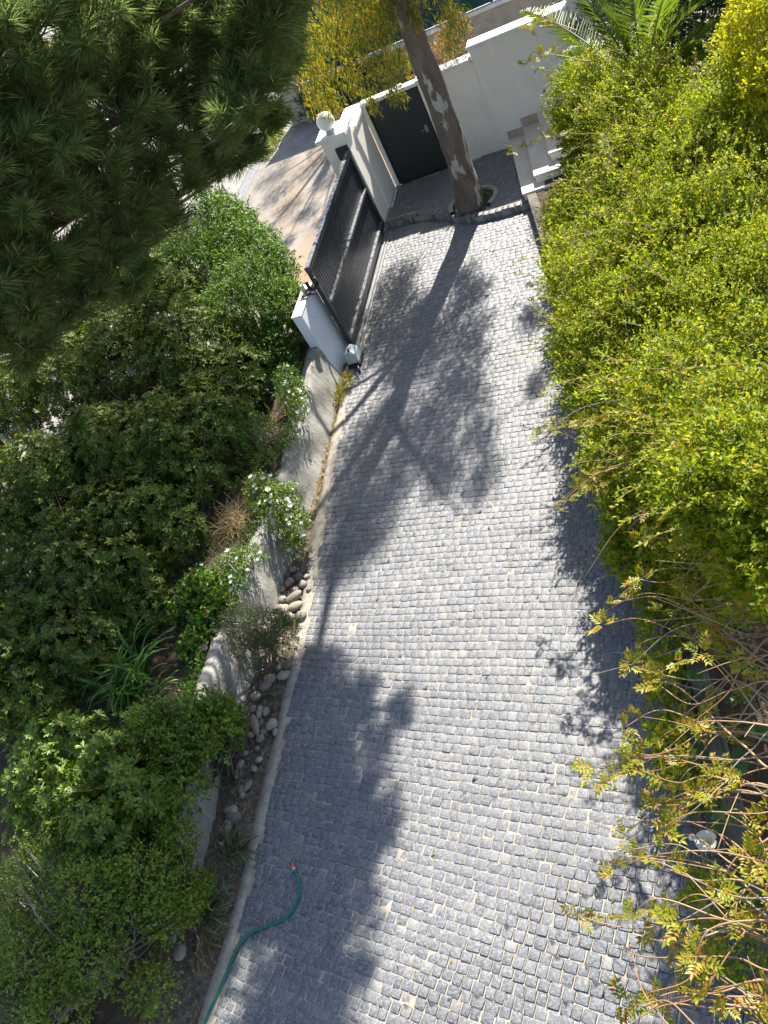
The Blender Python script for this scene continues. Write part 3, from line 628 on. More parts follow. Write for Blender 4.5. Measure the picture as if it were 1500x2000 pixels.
# ---- far side of the street
fw = thing('far_street_wall', 'sandy stone wall across the street below the green netting', 'wall', (-5, 24.0, 0))
box('wall', (-5.2, 0, -.1), (9, .3, .62), MT['farstone'], fw, 0.02); box('coping', (-5.24, -.05, .62), (9, .36, .72), MT['cap'], fw, 0.02)
fp = thing('stone_end_post', 'squat sandstone end post of the wall across the street', 'post', (-10.05, 23.75, 0))
for i in range(5): box('stone', (-.28 + .02 * (i % 2), -.35, -.05 + i * .22), (.28 - .015 * (i % 2), .3, .162 + i * .22), MT['farstone'], fp, 0.025)
fn = thing('netting_fence', 'dark green netting fence above the wall across the street', 'fence', (-5, 24.15, .7))
for i in range(7):
    x0 = -5.1 + i * 2.0; box('netting_panel', (x0 + .02, -.01, .03), (x0 + 1.98, .01, 1.9), MT['netting'], fn, 0); tube('post', [(x0, 0, 0), (x0, 0, 1.95)], .03, MT['gate'], fn, 8)

# ================================================================== SMALL THINGS ON THE GROUND
# hose
hp = [at(574, 1698, .03), at(583, 1722, .03), at(583, 1752, .02), at(566, 1785, .02), at(538, 1803, .02), at(503, 1815, .025), at(478, 1832, .03), at(455, 1868, .03), at(432, 1925, .03), at(402, 1990, .03), at(380, 2050, .03), at(350, 2150, .03)]
hs = thing('garden_hose', 'green garden hose with a coral end fitting lying on the cobbles', 'hose', tuple(map(float, hp[0] * [1, 1, 0])))
rel = np.array(hp) - hp[0] * [1, 1, 0]
tube('tube', smooth_path(rel, 90), 0.0135, MT['hose'], hs, 10)
d0 = unit(rel[0] - rel[1]); tube('collar', [rel[0] - d0 * .01, rel[0] + d0 * .02], .021, MT['greyplastic'], hs, 12); tube('fitting', [rel[0] + d0 * .02, rel[0] + d0 * .05, rel[0] + d0 * .052, rel[0] + d0 * .075], [.024, .024, .019, .018], MT['coral'], hs, 12)

# river stones lying in the strip
def stone_mesh(seed):
    r = np.random.default_rng(seed); bm = bmesh.new(); bmesh.ops.create_icosphere(bm, subdivisions=2, radius=1.0)
    k = r.normal(0, 1, (4, 3)); ph = r.uniform(0, 6, 4)
    for v in bm.verts:
        c = np.array(v.co); v.co = v.co * (1 + 0.10 * sum(math.sin(float(k[i] @ c) * 1.6 + ph[i]) for i in range(4)) / 1.6)
    me = bpy.data.meshes.new('river_stone'); bm.to_mesh(me); bm.free(); me.polygons.foreach_set('use_smooth', [True] * len(me.polygons)); me.materials.append(MT['stone']); return me
SM = [stone_mesh(i) for i in range(7)]
# (x, y, half length px, half width px, angle deg in the picture, height)
STL = [(574, 1165, 20, 10, -20, 0), (576, 1183, 15, 9, -25, 0), (587, 1203, 13, 10, -30, 0), (565, 1136, 11, 10, 70, 0), (583, 1126, 9, 8, 0, 0), (571, 1112, 8, 7, 0, 0), (590, 1140, 10, 8, 60, 0),
       (552, 1170, 10, 8, 40, 0), (557, 1189, 11, 9, 20, 0), (563, 1204, 12, 9, 10, 0), (549, 1150, 7, 6, 0, 0), (575, 1150, 8, 7, 0, 0), (598, 1125, 7, 6, 0, 0), (560, 1122, 7, 6, 0, 0), (602, 1150, 6, 5, 0, 0), (545, 1185, 8, 6, 0, 0),
       (553, 1318, 13, 10, -25, 0), (527, 1324, 12, 9, 20, 0), (518, 1338, 14, 11, 10, 0), (499, 1360, 10, 11, 70, 0), (506, 1391, 7, 12, 5, 0), (519, 1388, 7, 10, 0, 0), (494, 1383, 6, 7, 0, 0), (497, 1414, 8, 22, -22, .02),
       (530, 1415, 13, 10, -20, 0), (509, 1411, 6, 7, 0, 0), (513, 1429, 7, 6, 0, 0), (507, 1442, 9, 7, -30, 0), (490, 1434, 8, 6, 20, 0), (536, 1428, 5, 7, 0, 0), (560, 1298, 10, 8, 0, 0), (545, 1302, 8, 7, 0, 0),
       (467, 1493, 8, 9, 40, 0), (461, 1512, 6, 9, 0, 0), (468, 1510, 5, 8, 10, 0), (483, 1534, 7, 12, 35, 0), (470, 1541, 7, 8, 0, 0), (472, 1552, 6, 6, 0, 0), (450, 1582, 14, 8, 10, .01), (455, 1596, 16, 10, 0, 0), (438, 1621, 13, 9, -10, 0), (445, 1606, 9, 7, 0, 0),
       (505, 1482, 8, 6, 0, 0), (495, 1500, 7, 5, 30, 0), (478, 1470, 6, 5, 0, 0), (332, 1832, 14, 9, 0, .35), (350, 1858, 12, 12, 0, .2), (425, 1650, 8, 6, 0, 0), (640 - 140, 1462, 6, 5, 0, 0)]
for i, (x, y, a, b, an, h) in enumerate(STL):
    p = at(x, y, 0.03 + h); k = float(np.linalg.norm(p - np.array([0, 0, H]))) / FPX
    o = link('river_stone', SM[i % 7], None); th = math.radians(-an) + 0.1
    o.scale = (a * k * 1.05, b * k * 1.15, min(a, b) * k * 0.8); o.location = (float(p[0]), float(p[1]), 0.004 + h + 0.36 * o.scale[2]); o.rotation_euler = (rng.normal(0, .12), rng.normal(0, .12), th)
    big = max(a, b)
    if y < 1260: lab, grp = 'rounded river stone heaped in the soil strip above the rosemary bush', 'river stones above the rosemary'
    elif y < 1460: lab, grp = 'pale rounded river stone in the soil strip just below the rosemary bush', 'river stones below the rosemary'
    else: lab, grp = 'small grey stone scattered along the lower soil strip near the hose', 'stones of the lower strip'
    own = {0: 'flat oval sunlit stone, longest in the heap above the rosemary bush', 2: 'brown stone at the kerb end of the heap above the rosemary', 16: 'egg-shaped pale stone lying nearest the kerb below the rosemary', 23: 'long slab-like grey stone leaning against the concrete wall', 18: 'largest cream stone beside the tiny grey-leaved plant', 24: 'broad round stone alone on the kerb side of the pale stones', 46: 'large round pale stone in bare soil below the twiggy shrub'}.get(i)
    tag(o, own or lab, 'stone', None if own else grp)
# grit and leaf litter in the strip
n = 2600; yy = rng.uniform(-0.3, 11.2, n); xx = np.array([wb_x(y) + (left_x(y) - .15 - wb_x(y)) * u for y, u in zip(yy, rng.random(n))])
P = np.c_[xx, yy, rng.uniform(0.0, .02, n)]
o = foliage('leaf_litter', leaf_arrays(P, rnd_dirs(n) * [1, 1, .25], np.tile([0, 0, 1.0], (n, 1)) + rng.normal(0, .3, (n, 3)), rng.uniform(.02, .06, n), rng.uniform(.008, .02, n)), LM['straw']); tag(o, 'dry brown leaf litter on the soil strip along the kerb', 'leaf litter', None, 'stuff')
n = 170; yy = rng.uniform(.6, 14.5, n); u = rng.beta(.6, .8, n); P = np.c_[[left_x(y) + .05 + (right_x(y) - left_x(y) - .1) * v for y, v in zip(yy, u)], yy, np.full(n, .006)]
o = foliage('fallen_leaves', leaf_arrays(P, rnd_dirs(n) * [1, 1, .1], np.tile([0, 0, 1.0], (n, 1)) + rng.normal(0, .2, (n, 3)), rng.uniform(.03, .07, n), rng.uniform(.012, .025, n)), LM['euca']); tag(o, 'scattered yellow fallen leaves on the cobbled drive', 'fallen leaves', None, 'stuff')

# ================================================================== EUCALYPTUS
TB = np.array([-4.13, 15.33, PZ])
eu = thing('eucalyptus_tree', 'tall eucalyptus with flaking cream and brown bark growing through the landing', 'tree', tuple(TB))
zz = np.linspace(-0.1, 4.6, 46); ax = np.c_[0.045 * zz + 0.03 * np.sin(zz * 1.3), 0.02 * zz, zz]
V, F = tube_arrays(ax, np.interp(zz, [-.1, .15, .5, 2, 4.6], [.36, .28, .24, .215, .185]), 24)
V = V + unit(V - np.repeat(ax, 24, 0)) * (0.012 * np.sin(V[:, 2:3] * 5 + 4 * np.arctan2(V[:, 1:2], V[:, 0:1] - .045 * V[:, 2:3])) + rng.normal(0, .003, (len(V), 1)))
link('trunk', pymesh('trunk', V, F, True), eu, MT['bark'])
topc = ax[-1]
limbs = []
def limb(pts, r0, r1): limbs.append((smooth_path([np.array(p, float) for p in pts], 24), r0, r1))
limb([ax[34], ax[34] + (-.35, -.1, .6), ax[34] + (-.9, -.2, 1.8), (-1.9, .0, 6.5), (-3.2, -.2, 9.0)], .10, .012)      # left fork
limb([topc - (0, 0, .2), topc + (.2, .1, 1.0), topc + (.2, .2, 3.0), (.9, .3, 10.0), (1.0, .2, 12)], .165, .03)
limb([topc + (.1, 0, .8), topc + (.9, .3, 2.0), (2.2, .3, 7.8)], .08, .02)
limb([topc + (0, 0, .2), topc + (-.5, -.6, 1.5), (-1.1, -1.0, 7.8), (-1.5, -1.2, 9.5)], .09, .02)
limb([ax[37], (-.7, -.05, 4.25), (-1.4, -.1, 4.35), (-2.1, .1, 3.95), (-2.7, .2, 3.3)], .045, .01)                     # low limb carrying the yellow foliage
limb([(-.75, -.05, 4.2), (-1.2, .25, 3.7), (-1.55, .3, 3.05), (-1.6, .3, 2.65)], .028, .008)
for P_, r0, r1 in limbs: tube('limb', P_, np.linspace(r0, r1, len(P_)), MT['bark'], eu, 10)
CL = []
def hang(C, R, n, k=7, Ls=(.09, .15), W=.018):
    """drooping sprays of sickle leaves filling an ellipsoid"""
    CL.append(np.asarray(C, float)); u = rnd_dirs(n) * (rng.random((n, 1)) ** 0.45); P = np.asarray(C) + u * R; out = []
    for i in range(k):
        m = len(P); d = np.c_[rng.normal(0, .42, m), rng.normal(0, .42, m), rng.uniform(-1.3, -.45, m)]
        q = P + rng.normal(0, .05, (m, 3)) + [0, 0, -.045 * i]
        out.append(leaf_arrays(q, d, rnd_dirs(m), rng.uniform(Ls[0], Ls[1], m), W, .45, .1))
    return join(out)
vis = []
for (x, y, Yd, r) in [(640, 40, 15.4, .55), (600, 70, 15.6, .42), (700, 60, 15.6, .5), (735, 30, 15.5, .45), (620, 130, 15.6, .36), (680, 130, 15.6, .36), (745, 120, 15.7, .33), (590, 130, 15.7, .25), (640, 185, 15.7, .22), (605, 180, 15.8, .2), (765, 165, 15.8, .13), (715, 180, 15.8, .12), (885, 20, 15.9, .22), (870, 60, 16.0, .16), (780, 100, 15.9, .18), (868, 8, 15.6, .16), (800, 5, 15.2, .15)]:
    c = on_y(x, y, Yd) - TB; vis.append(hang(c, np.array([r, r * .9, r]), int(330 * r * r + 22), 8))
crown = []
SHADE = [(770, 560, .42), (755, 610, .42), (900, 560, .30), (925, 585, .28), (800, 650, .5), (870, 650, .45), (745, 680, .45), (920, 660, .33), (830, 720, .55), (900, 730, .42), (760, 740, .3), (860, 800, .42), (915, 800, .3), (800, 860, .4), (740, 830, .35), (930, 870, .28), (850, 900, .4), (690, 900, .45), (770, 940, .45), (930, 960, .3), (860, 960, .3), (670, 980, .45), (720, 1020, .5), (650, 1060, .45), (690, 1100, .36), (640, 1130, .25), (1030, 640, .22), (1040, 770, .16), (820, 620, .3)]
for (x, y, r) in SHADE:
    gpt = at(x, y); z = (TB[1] - gpt[1]) / -SH[1] + rng.normal(0, .5)
    z = max(z, 4.3 if x < 900 else 4.6); r *= 1.12; c = np.array([gpt[0] - SH[0] * z, gpt[1] - SH[1] * z, z]) - TB
    crown.append(hang(c, np.array([r, r * 1.2, r]), int(820 * r * r + 34), 8))
for (X, Y, z, r) in [(-8.2, 17.4, 7.6, .9), (-9.4, 18.3, 8.4, .8), (-9.0, 20.5, 9.2, .9), (-7.4, 19.2, 8.6, .9), (-10.2, 22.3, 9.6, .8), (-8.4, 23.4, 10.4, .9)]:
    crown.append(hang(np.array([X, Y, z]) - TB, np.array([r, r, r * .8]), int(150 * r * r + 20), 7))
for gx, gy in [(-7.2, 9.2), (-8.2, 8.6), (-9.2, 9.0), (-7.4, 8.0), (-8.6, 7.6), (-9.8, 7.8), (-7.9, 7.0), (-9.0, 6.6), (-7.3, 5.6), (-8.2, 5.6), (-10.2, 6.4), (-9.2, 5.2), (-7.0, 4.4), (-8.2, 4.4), (-10.0, 5.0), (-8.8, 9.9), (-10.0, 9.0), (-6.55, 9.0)]:  # unseen crown clumps, added to throw shade on the left hedge
    z = 7.6 + rng.uniform(-.5, 1.2); k = z - 1.5; r = rng.uniform(.6, .8)
    crown.append(hang(np.array([gx - SH[0] * k, gy - SH[1] * k, z]) - TB, np.array([r, r * 1.1, r * .8]), 330, 8))
LP = np.vstack([l[0] for l in limbs]); tw = []
for c in CL:
    q = LP[np.argmin(np.linalg.norm(LP - c + [0, 0, .3], axis=1))]; L_ = np.linalg.norm(c - q)
    tw.append((smooth_path([q, (q + c) / 2 + [0, 0, .12 * L_], c], 10), np.linspace(.008 + .006 * L_, .005, 11)))
tubes('branchlets', tw, MT['wood'], eu)['kind'] = 'stuff'
cr = foliage('crown', join(vis + crown), LM['euca'], eu); cr['label'] = 'thin drooping yellow and olive foliage'
# concrete ring round the trunk and the little ferns in it
ring = []; 
th = np.linspace(math.radians(-40), math.radians(205), 40)
V = []; F = []
for t in th:
    for (r, z) in [(.42, -.02), (.42, .05), (.44, .062), (.50, .062), (.52, .05), (.52, -.02)]: V.append((r * math.cos(t) * (1 + .03 * math.sin(3 * t)), r * math.sin(t) * .95, z + rng.normal(0, .003)))
for i in range(len(th) - 1):
    for j in range(5): F.append((i * 6 + j, i * 6 + j + 1, (i + 1) * 6 + j + 1, (i + 1) * 6 + j))
o = link('tree_ring', pymesh('tree_ring', V, F, True), None, MT['kerb']); o.location = (TB[0] + .04, TB[1], PZ); tag(o, 'curved concrete edging ring round the foot of the eucalyptus', 'edging')
o = link('tree_pit', pymesh('tree_pit', [(.46 * math.cos(t), .46 * math.sin(t), 0) for t in np.linspace(0, 6.283, 24, endpoint=False)], [tuple(range(24))]), None, MT['soil']); o.location = (TB[0] + .04, TB[1], PZ + .004); o['kind'] = S
fe = thing('fern', 'small yellow-green fern at the foot of the eucalyptus', 'fern', (TB[0] + .28, TB[1] - .02, PZ))
fv = []
for i in range(16): fv.append(strap_arrays(np.zeros(3), rng.uniform(0, 6.28), rng.uniform(.16, .3), .035, rng.uniform(.6, 1.3), 5))
for i, a in enumerate(fv): link('frond', npmesh('frond', a[0], a[1], True), fe, LM['lush'])

# ================================================================== PINE
pb = np.array([-12.2, 9.2, 0.0])
pi = thing('pine_tree', 'large dark green long-needled pine reaching over the hedge and drive', 'tree', tuple(pb))
ptop = np.array([.35, .3, 7.2])
zt = np.linspace(-.2, 8.4, 30); pax = np.c_[.045 * zt, .03 * zt + .06 * np.sin(zt), zt]
V, F = tube_arrays(pax, np.interp(zt, [-.2, .3, 8.4], [.26, .19, .06]), 14); link('trunk', pymesh('trunk', V, F, True), pi, MT['wood'])
PADS = [(560, -140, 10.8, .6), (500, -135, 10.2, .6), (555, -135, 9.9, .55), (490, -145, 9.4, .55), (430, -140, 9.1, .5), (600, -140, 10.4, .5), (515, 15, 10.4, .5), (485, 90, 9.9, .5), (500, 60, 9.7, .42), (485, 165, 9.5, .38), (470, 215, 9.3, .36), (545, -135, 9.4, .55), (470, -125, 8.8, .55), (390, -135, 8.6, .55), (610, -165, 10.4, .6), (510, 40, 11.3, .6), (640, -115, 11.3, .6), (520, 125, 11.6, .46), (475, 150, 10.9, .58), (455, 60, 10.6, .7), (430, 180, 10.8, .55), (505, 240, 11.2, .36), (350, 40, 10.2, .7), (330, 150, 10.2, .7), (420, 260, 10.8, .4), (250, 60, 9.8, .7), (150, 40, 9.3, .7), (30, 40, 9.0, .6),
        (210, 190, 9.6, .7), (90, 170, 9.2, .6), (300, 270, 10.0, .6), (400, 330, 10.8, .3), (470, 300, 11.0, .26), (180, 320, 9.5, .62), (60, 280, 9.0, .6), (340, 360, 10.4, .42), (240, 400, 9.8, .52), (110, 400, 9.2, .55), (20, 400, 8.8, .5),
        (300, 450, 10.2, .38), (190, 490, 9.6, .48), (60, 510, 9.1, .52), (260, 530, 9.9, .34), (140, 580, 9.4, .42), (20, 600, 9.0, .46), (60, 670, 9.3, .32), (-60, 300, 8.9, .7), (-80, 520, 8.9, .65), (-90, 120, 8.9, .7), (400, -70, 10.6, .6), (570, -60, 11.7, .75), (-70, 680, 9.1, .5)]
tp = []; ta = []; brs = []; tips = []
for (x, y, d, r) in PADS:
    c = dist(x, y, d) - pb; k = int(27 * (r / .5) ** 2 + 8)
    u = rnd_dirs(k, -0.6) * (rng.random((k, 1)) ** .22); P = c + u * np.array([r, r, r * .7]); tp.append(P); ta.append(unit(u + np.array([0, 0, .55]) + rng.normal(0, .3, (k, 3))))
    o_ = pax[int(np.clip(np.interp(c[2] - .8, [0, 8], [0, 29]), 6, 29))]; mid_ = o_ * .45 + c * .55 + np.array([0, 0, -.25])
    brs.append((smooth_path([o_, mid_, c + [0, 0, -r * .35]], 14), .055, .018))
    for q in P[::2]: tips.append((c + [0, 0, -r * .35], q))
tp = np.vstack(tp); ta = np.vstack(ta)
for P_, r0, r1 in brs: tube('branch', P_, np.linspace(r0, r1, len(P_)), MT['wood'], pi, 7)
tubes('twigs', twigs([a for a, b in tips], [b for a, b in tips], .012, .006, .03), MT['wood'], pi)['kind'] = 'stuff'
def needles(P, A, k, L=.22, W=.005):
    n = len(P); out = []
    for i in range(k):
        t = rng.uniform(-.22, .03, n); q = P + A * t[:, None]
        s = unit(np.cross(A, rng.normal(0, 1, (n, 3)))); op = rng.uniform(.35, 1.15, n)[:, None]
        d = unit(A * (1.1 - op * .35) + s * op); l = L * rng.uniform(.7, 1.15, n)
        side = unit(np.cross(d, rng.normal(0, 1, (n, 3)))) * (W * .5)
        c = q + d * l[:, None] - np.array([0, 0, 1.0]) * (l * .10)[:, None]; b = q + d * (l * .45)[:, None]
        V = np.stack([q, b + side, c, b - side], 1).reshape(-1, 3); j = np.arange(n)[:, None] * 4
        out.append((V, np.concatenate([np.concatenate([j, j + 1, j + 2], 1), np.concatenate([j, j + 2, j + 3], 1)])))
    return join(out)
foliage('crown', needles(tp, ta, 105), LM['pine'], pi)
cn = rng.random(len(tp)) < .22
cd = [(np.array([p, p + unit(a * .3 + np.array([0, 0, 1])) * rng.uniform(.07, .14)]), np.array([.006, .004])) for p, a in zip(tp[cn] + ta[cn] * .04, ta[cn])]
tubes('candles', cd, flat_mat('pine_candle', (0.30, 0.19, 0.09), .7), pi)['kind'] = 'stuff'

# ================================================================== LEFT GARDEN SHRUBS
def shrub(name, label, base, ell, n, maker, mat, group=None, extra=None, ground=.3, stems=14, inner=.3, wood='wood', lump=.16, depth=.16):
    base = np.asarray(base, float); t = thing(name, label, 'shrub', tuple(map(float, base)), group)
    el = [((np.asarray(c, float) - base), np.asarray(r, float)) for c, r in ell]
    P, A = cloud(el, n, inner=inner, ground=-base[2] + ground, lump=lump, depth=depth)
    foliage('foliage', maker(P, A), mat, t)
    if stems:
        pick = rng.choice(len(P), min(stems * 3, len(P)), replace=False)
        tubes('stems', twigs([np.array([rng.normal(0, .12), rng.normal(0, .12), 0]) for _ in pick], [P[i] * .96 for i in pick], .016, .005, .1), MT[wood], t)['kind'] = 'stuff'
    return t, P, A
def e(x, y, z, rx, ry, rz): return (at(x, y, z), (rx, ry, rz))
ros = lambda k, L, W, up=.5: (lambda P, A: rosettes(P, A, k, L, W, up=up))
spr = lambda k, L, W, tw=.08, up=.35: (lambda P, A: sprigs(P, A, k, L, W, tw, up=up))
shrub('evergreen_shrub', 'bright small-leaved evergreen shrub beside the gate pier', (-7.6, 11.6, .5), [e(500, 600, 1.4, .8, .8, .9), e(470, 510, 1.7, .8, .8, .8), e(545, 640, 1.0, .5, .6, .75), e(430, 450, 2.0, .7, .7, .7), e(390, 540, 1.7, .9, .9, .9), e(520, 540, 1.5, .6, .6, .7), e(560, 600, 1.25, .42, .5, .5), e(545, 690, .85, .35, .45, .45)], 15000, spr(6, .055, .024, .10), LM['bright'], stems=16)
shrub('pittosporum_shrub', 'dark pittosporum shrub with yellowing leaves under the pine', (-8.5, 9.4, .55), [e(250, 720, 1.5, 1.05, 1.05, 1.05), e(380, 690, 1.4, .95, .95, 1.0), e(130, 760, 1.6, 1.05, 1.05, 1.05), e(480, 740, .9, .55, .7, .8), e(230, 620, 1.8, 1.0, 1.0, 1.0), e(330, 600, 1.8, .9, .9, .9), e(60, 680, 1.8, 1.1, 1.1, 1.1), e(20, 800, 1.7, 1.0, 1.0, 1.0), e(300, 530, 1.7, 1.0, 1.0, 1.0), e(150, 590, 1.8, 1.1, 1.1, 1.1), e(40, 560, 1.8, 1.1, 1.1, 1.1), e(220, 500, 1.7, 1.0, 1.0, 1.0)], 13500, ros(9, .098, .028), LM['pitto'], stems=20)
shrub('pittosporum_shrub', 'dark pittosporum shrub above the white-flowered bush', (-7.7, 7.6, .55), [e(330, 880, 1.2, .85, .9, .9), e(420, 840, 1.0, .62, .75, .8), e(220, 900, 1.35, .95, .95, .95), e(300, 1010, .95, .7, .7, .7), e(410, 760, 1.1, .7, .7, .8), e(455, 800, .85, .55, .75, .65), e(395, 930, .85, .5, .55, .55), e(350, 1050, .8, .5, .5, .5)], 6400, ros(9, .092, .029), LM['pitto'], stems=16)
shrub('pittosporum_shrub', 'dark pittosporum shrub behind the strap-leaved agapanthus', (-8.3, 5.4, .55), [e(100, 960, 1.4, 1.0, 1.0, 1.0), e(150, 1130, 1.2, .95, .9, .85), e(20, 1080, 1.4, .95, .95, .95), e(240, 1130, .95, .7, .65, .65), e(30, 1260, 1.25, .85, .8, .85), e(150, 1270, 1.0, .7, .65, .75), e(60, 1370, 1.0, .7, .6, .75), e(220, 1040, 1.1, .7, .7, .75), e(280, 1190, .75, .45, .45, .45), e(200, 1230, .85, .5, .5, .5)], 7000, ros(10, .092, .033), LM['pitto'], stems=20)
shrub('pittosporum_shrub', 'large bright pittosporum with broad leaf whorls near the wall end', (-7.3, 3.1, .5), [e(130, 1470, 1.0, .6, .5, .6), e(230, 1530, .95, .55, .5, .6), e(90, 1560, 1.1, .55, .5, .6), e(190, 1620, 1.0, .5, .45, .55), e(310, 1560, .75, .35, .35, .45)], 1150, ros(9, .10, .036, .7), LM['lush'], stems=22, inner=.4)
shrub('trailing_shrub', 'light green small-leaved shrub spilling over the concrete wall', (-6.75, 3.6, .5), [e(400, 1430, .75, .3, .42, .38), e(340, 1450, .8, .35, .4, .4), e(430, 1400, .75, .22, .26, .3), e(370, 1540, .65, .22, .3, .3), e(300, 1430, .9, .32, .32, .4)], 2300, spr(6, .045, .026, .11), LM['lush'], stems=18, lump=.32, depth=.3)
shrub('dark_shrub', 'low dark green shrub on the strip beside pale river stones', (-6.42, 3.75, .1), [e(452, 1435, .26, .17, .24, .26), e(450, 1400, .4, .14, .18, .2)], 480, spr(6, .038, .022, .09), LM['bright'], stems=10, ground=.02, lump=.3, depth=.3)
shrub('twiggy_shrub', 'loose twiggy shrub with small fresh leaves and bare branches', (-6.9, 1.5, .4), [e(180, 1750, 1.0, .55, .4, .5), e(80, 1720, 1.1, .5, .45, .55), e(280, 1720, .8, .4, .35, .4), e(330, 1790, .6, .25, .28, .3), e(180, 1880, .85, .4, .35, .4), e(60, 1870, 1.0, .5, .4, .5), e(300, 1930, .5, .28, .25, .28), e(120, 1980, .8, .4, .35, .4)], 4600, spr(5, .036, .02, .11), LM['lush'], stems=40, inner=.45, wood='greystem', depth=.3)
shrub('grey_shrub', 'dull olive shrub in the shade below the twiggy branches', (-7.6, .9, .4), [e(20, 1800, .8, .5, .5, .5), e(150, 1850, .55, .5, .45, .35), e(30, 1960, .7, .5, .4, .45), e(220, 1800, .6, .3, .3, .3)], 2000, spr(5, .05, .022, .1), LM['olive'], stems=18, wood='greystem', ground=.2)
shrub('ground_cover_shrub', 'small round-leaved shrub at the end of the concrete wall', (-6.3, 1.9, .2), [e(330, 1700, .5, .22, .26, .28), e(370, 1760, .35, .2, .22, .25), e(350, 1640, .6, .2, .22, .25), e(395, 1730, .2, .14, .18, .18)], 1300, spr(6, .03, .02, .07), LM['lush'], stems=10, ground=.1)
shrub('rosemary_bush', 'dark olive rosemary bush growing over the wall onto the kerb', (-6.2, 5.5, .2), [e(520, 1235, .5, .3, .3, .32), e(470, 1225, .62, .24, .28, .3), e(560, 1245, .35, .2, .26, .28), e(500, 1275, .4, .26, .2, .25)], 1500, spr(9, .034, .008, .13, .8), LM['olive'], stems=16, ground=.03, wood='greystem')
# flowers
def flowering(name, label, base, ell, n, leafmat, petal, nf, rf, L=.04, W=.016, stuff=True):
    t, P, A = shrub(name, label, base, ell, n, spr(5, L, W, .08), leafmat, stems=8, ground=.04, wood='greystem')
    front = np.where(A[:, 2] > -.1)[0]; k = rng.choice(front, min(nf, len(front)), replace=False)
    for i in range(0, len(k), 1):
        V, F = flower_arrays(P[k[i]:k[i] + 1] + A[k[i]:k[i] + 1] * .04, A[k[i]:k[i] + 1], rf * rng.uniform(.7, 1.25), 6); link('flower', npmesh('flower', V, F), t, LM[petal])
    return t
flowering('white_daisy_bush', 'white-flowered bush tumbling over the concrete wall', (-6.3, 7.6, .5), [e(545, 990, .62, .32, .4, .34), e(575, 1030, .42, .22, .3, .3), e(515, 960, .72, .25, .3, .28), e(580, 1070, .25, .15, .18, .2)], 1700, LM['lush'], 'white', 85, .036)
flowering('white_daisy_bush', 'sparse white-flowered plant on the bed beside the coral geranium', (-6.75, 6.7, .6), [e(455, 1100, .8, .28, .25, .16), e(490, 1090, .75, .2, .2, .14), e(465, 1135, .72, .2, .2, .14)], 520, LM['bright'], 'white', 20, .037)
flowering('white_daisy_bush', 'small white-flowered plant at the wall top near the pier', (-6.55, 9.9, .6), [e(570, 770, .85, .2, .4, .22), e(585, 800, .78, .14, .3, .2), e(560, 740, .95, .18, .25, .2)], 700, LM['bright'], 'white', 42, .028)
flowering('verbena_plant', 'magenta-flowered plant in the shaded bed by the wall', (-6.85, 8.9, .6), [e(505, 850, .85, .26, .4, .24), e(560, 860, .75, .14, .3, .16), e(520, 900, .75, .2, .2, .15)], 650, LM['bright'], 'purple', 60, .022)
flowering('geranium_plant', 'broad-leaved geranium with coral blooms on the bed', (-7.0, 6.2, .6), [e(395, 1150, .75, .32, .28, .18), e(420, 1180, .68, .2, .2, .14), e(360, 1190, .7, .22, .2, .14)], 420, LM['bright'], 'red', 8, .04, .07, .06)
flowering('pink_geranium', 'low plant with single pink bloom beside the rosemary', (-6.85, 5.9, .6), [e(440, 1180, .68, .14, .14, .1), e(400, 1215, .66, .2, .18, .1), e(380, 1260, .66, .2, .2, .1)], 260, LM['bright'], 'pink', 3, .045, .06, .05)
n = 5200; yy = rng.uniform(2.5, 10.8, n); xx = np.array([wb_x(y) - .3 - 1.5 * u * u for y, u in zip(yy, rng.random(n))])
msk = np.sin(xx * 5 + yy * 2.1) + np.sin(yy * 4.3 - xx * 3) + rng.normal(0, .5, n) > .1; P = np.c_[xx, yy, np.full(n, .62)][msk]
o = foliage('creeping_plants', sprigs(P, np.tile([0, 0, 1.0], (len(P), 1)), 5, .04, .022, .07, 1.2, .3), LM['bright']); tag(o, 'low creeping green plants over the soil of the raised bed', 'ground cover', None, 'stuff')
# dry grass tuft
dg = thing('dry_grass_tuft', 'sunlit straw-coloured dry grass tuft on the bed', 'grass', tuple(map(float, at(462, 1020, .6))))
a = [strap_arrays(rng.normal(0, .1, 3) * [1, 1.2, 0], rng.uniform(0, 6.28), rng.uniform(.25, .5), .007, rng.uniform(.2, 1.2), 5, .8) for _ in range(160)]
foliage('blades', join(a), LM['straw'], dg)
# agapanthus and other strap-leaved plants
def strap_plant(name, label, loc, n, L, W, mat, lift=(.5, 1.3), group=None, azr=(0, 6.283), spread=.05, droop=1.0):
    t = thing(name, label, 'plant', tuple(map(float, loc)), group)
    for i in range(n):
        V, F = strap_arrays(rng.normal(0, spread, 3) * [1, 1, 0], rng.uniform(*azr), rng.uniform(*L), W * rng.uniform(.8, 1.2), rng.uniform(*lift), 8, droop * rng.uniform(.8, 1.2), rng.normal(0, .03)); link('leaf', npmesh('leaf', V, F, True), t, mat)
    return t
strap_plant('agapanthus', 'agapanthus clump with long arching glossy leaves above the wall', at(265, 1335, .6), 90, (.5, .95), .042, LM['strap'], (.6, 1.35), spread=.16)
strap_plant('agapanthus', 'agapanthus clump of narrow leaves leaning out below the trailing shrub', at(280, 1390, .62), 30, (.4, .65), .028, LM['strap'], (.4, 1.1), azr=(-1.0, 1.2), spread=.12)
strap_plant('iris_plant', 'green strap-leaved plant sprawling in the strip beside the hose end', at(455, 1670, .03), 30, (.3, .55), .03, LM['greystrap'], (.5, 1.2), azr=(-1.6, 2.2), spread=.05)
strap_plant('iris_plant', 'grey-green strap-leaved plant leaning over the kerb by the hose bend', at(400, 1800, .05), 20, (.3, .5), .026, LM['greystrap'], (.3, .9), azr=(-.6, 1.4), spread=.05)
